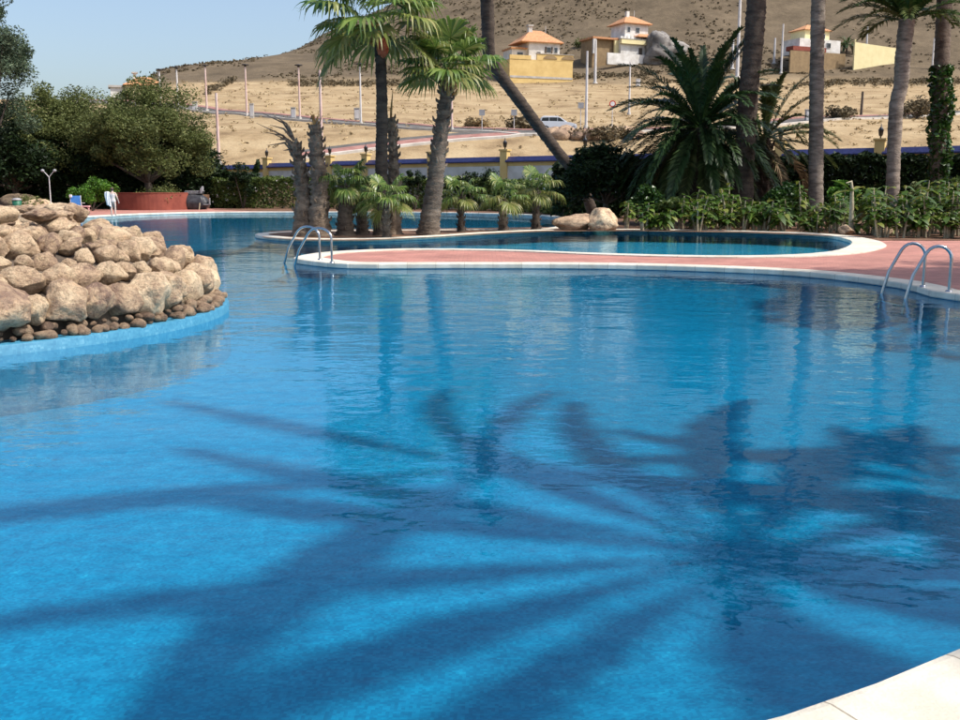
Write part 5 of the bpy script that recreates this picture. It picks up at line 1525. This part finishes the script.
# 2: two-storey villa
h = House('two-storey cream villa with orange roofs and long garden parapet', 628, 58, 290, .45)
h.box('lower_wall', 'white_wall', (0, 0, .2), (11, 9, 9.2))
h.box('upper_wall', 'white_wall', (.6, .5, 6.6), (7.6, 7, 3.8))
h.box('balcony', 'pale_yellow_wall', (-1.5, -4.9, 3.4), (8.6, 1.0, 1.2))
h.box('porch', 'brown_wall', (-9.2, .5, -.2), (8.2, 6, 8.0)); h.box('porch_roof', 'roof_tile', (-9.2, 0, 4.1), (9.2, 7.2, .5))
h.box('porch_column', 'pale_yellow_wall', (-5.9, -3.2, 2.0), (1.8, .6, 4.2)); h.box('porch_column', 'white_wall', (-13.1, -3.2, 1.9), (.9, .6, 4.0))
b = MB(); hip(b, .6, .5, 8.7, 8.2, 7.6, 2.4); rf = h.part(b, 'roof', 'roof_tile')
h.box('chimney', 'white_wall', (-.4, .3, 11.3), (.9, .9, 2.0), rf)
b = MB(); hip(b, 3.4, -2.2, 4.95, 7.0, 6, 1.4); h.part(b, 'lower_roof', 'roof_tile')
h.window((.9, -3.02, 6.9), 1.2, 1.3); h.window((-2.0, -3.02, 6.9), .9, 1.3); h.window((3.8, -4.52, 2.0), 1.6, 1.3)
h.box('garden_parapet', 'white_wall', (-2, -6.4, -1.6), (18, .4, 3.0)); h.box('garden_wall', 'yellow_wall', (9.5, -4, .4), (4, 1, 3.2))
h.box('door', 'tree_bark', (1.0, -4.56, .9), (1.1, .12, 2.2)); h.box('aerial', 'lamp_grey', (2.4, 1, 11.4), (.09, .09, 2.8)); h.box('balcony_cap', 'concrete', (-1.5, -4.9, 4.07), (8.9, 1.2, .12))
for i in range(7): h.box('railing_post', 'dark_metal', (-5.2 + i * 1.2, -5.3, 4.6), (.1, .1, 1.0))
# grey rock face beside it
p = hit(660, 62); me = rock_mesh('rock_outcrop', 501, ICO3, 'bank_rock', 9, .2)
o = bpy.data.objects.new('rock_outcrop', me); o.location = (p.x + 1, p.y, p.z + 3); o.scale = (7.5, 5, 6.0); put(o, None, 'grey rocky outcrop beside the two-storey villa', 'rock')
me.materials.clear(); rock_mat('grey_rock', (0.30, 0.28, 0.26), (0.19, 0.18, 0.17), (0.09, 0.085, 0.08)); me.materials.append(MATS['grey_rock'])
# 3: long pale yellow wall with yard and low house
h = House('long pale yellow boundary wall in front of a low house', 868, 65, 300, .42, 'walled_yard')
b = MB(); b.profile([(-7.3, -3.5), (14.0, -3.5), (14.0, 4.6), (-7.0, 5.7), (-7.0, 6.5), (-7.3, 6.5)], -2.0, -1.5); h.part(b, 'boundary_wall', 'pale_yellow_wall')
h.box('shaded_wall', 'brown_wall', (-17.5, 1.5, -.2), (20, .5, 6.0))  # wall section in shade; the shade is put in as brown colour
h.box('awning', 'red_planter', (-20, 3.5, 3.6), (12, 3, 1.2)); h.box('low_house', 'white_wall', (-15, 7, 4.6), (15, 7, 4.2))
h.box('upper_house', 'pale_yellow_wall', (-14, 9, 7.4), (9, 6, 4.4)); b = MB(); hip(b, -14, 9, 9.7, 9, 6, 1.8); h.part(b, 'roof', 'roof_tile')
h.window((-16, 3.4, 5.2), 1.5, 1.3); h.window((-12, 3.4, 5.2), 1.5, 1.3); h.window((-11.8, 5.95, 8.0), 1.2, 1.3)
# small yard palm
p0 = hit(853, 62) + Vector((0, 6, 5.5))
t = thing('yard_palm', 'small dark palm rising behind the pale yellow boundary wall', 'palm', (p0.x, p0.y, p0.z - 5))
b = MB(); trunk_mesh(b, [(p0.x, p0.y, p0.z - 5), (p0.x, p0.y, p0.z - 2), (p0.x, p0.y, p0.z + .5)], .35, .28, 1.2, 5, .4); b.build('trunk', 'palm_bark_dark', t)
crown(t, (p0.x, p0.y, p0.z + .5), 'feather', 22, 3.6, 75, -30, mats=('queen_leaf', 'date_leaf'), seed=77, leaflet=.9, nl=26, bend=1.6, width=.09)
# 4: house top over the left trees
h = House('distant house whose tan roof shows above the olive tree', 147, 92, 300, .35, 'hilltop_house', Vector((-97.5, 300, PD(147, 86, 300).z - 5)))
h.box('wall', 'pale_yellow_wall', (0, 0, -.6), (11, 8, 11)); b = MB(); hip(b, 0, 0, 4.9, 11, 8, 2.6); h.part(b, 'roof', 'roof_tile')
h.box('chimney', 'white_wall', (-2.6, 0, 7.4), (.9, .9, 2.2)); h.box('chimney_cap', 'concrete', (-2.6, 0, 8.6), (1.7, 1.7, .35)); h.box('side_roof', 'concrete', (-7.5, 0, 4.4), (5, 6, .6)); h.box('side_wall', 'white_wall', (-7.5, 0, -.6), (4, 5, 9.6)); h.window((1.5, -4.02, 3.2), 1.3, 1.3)
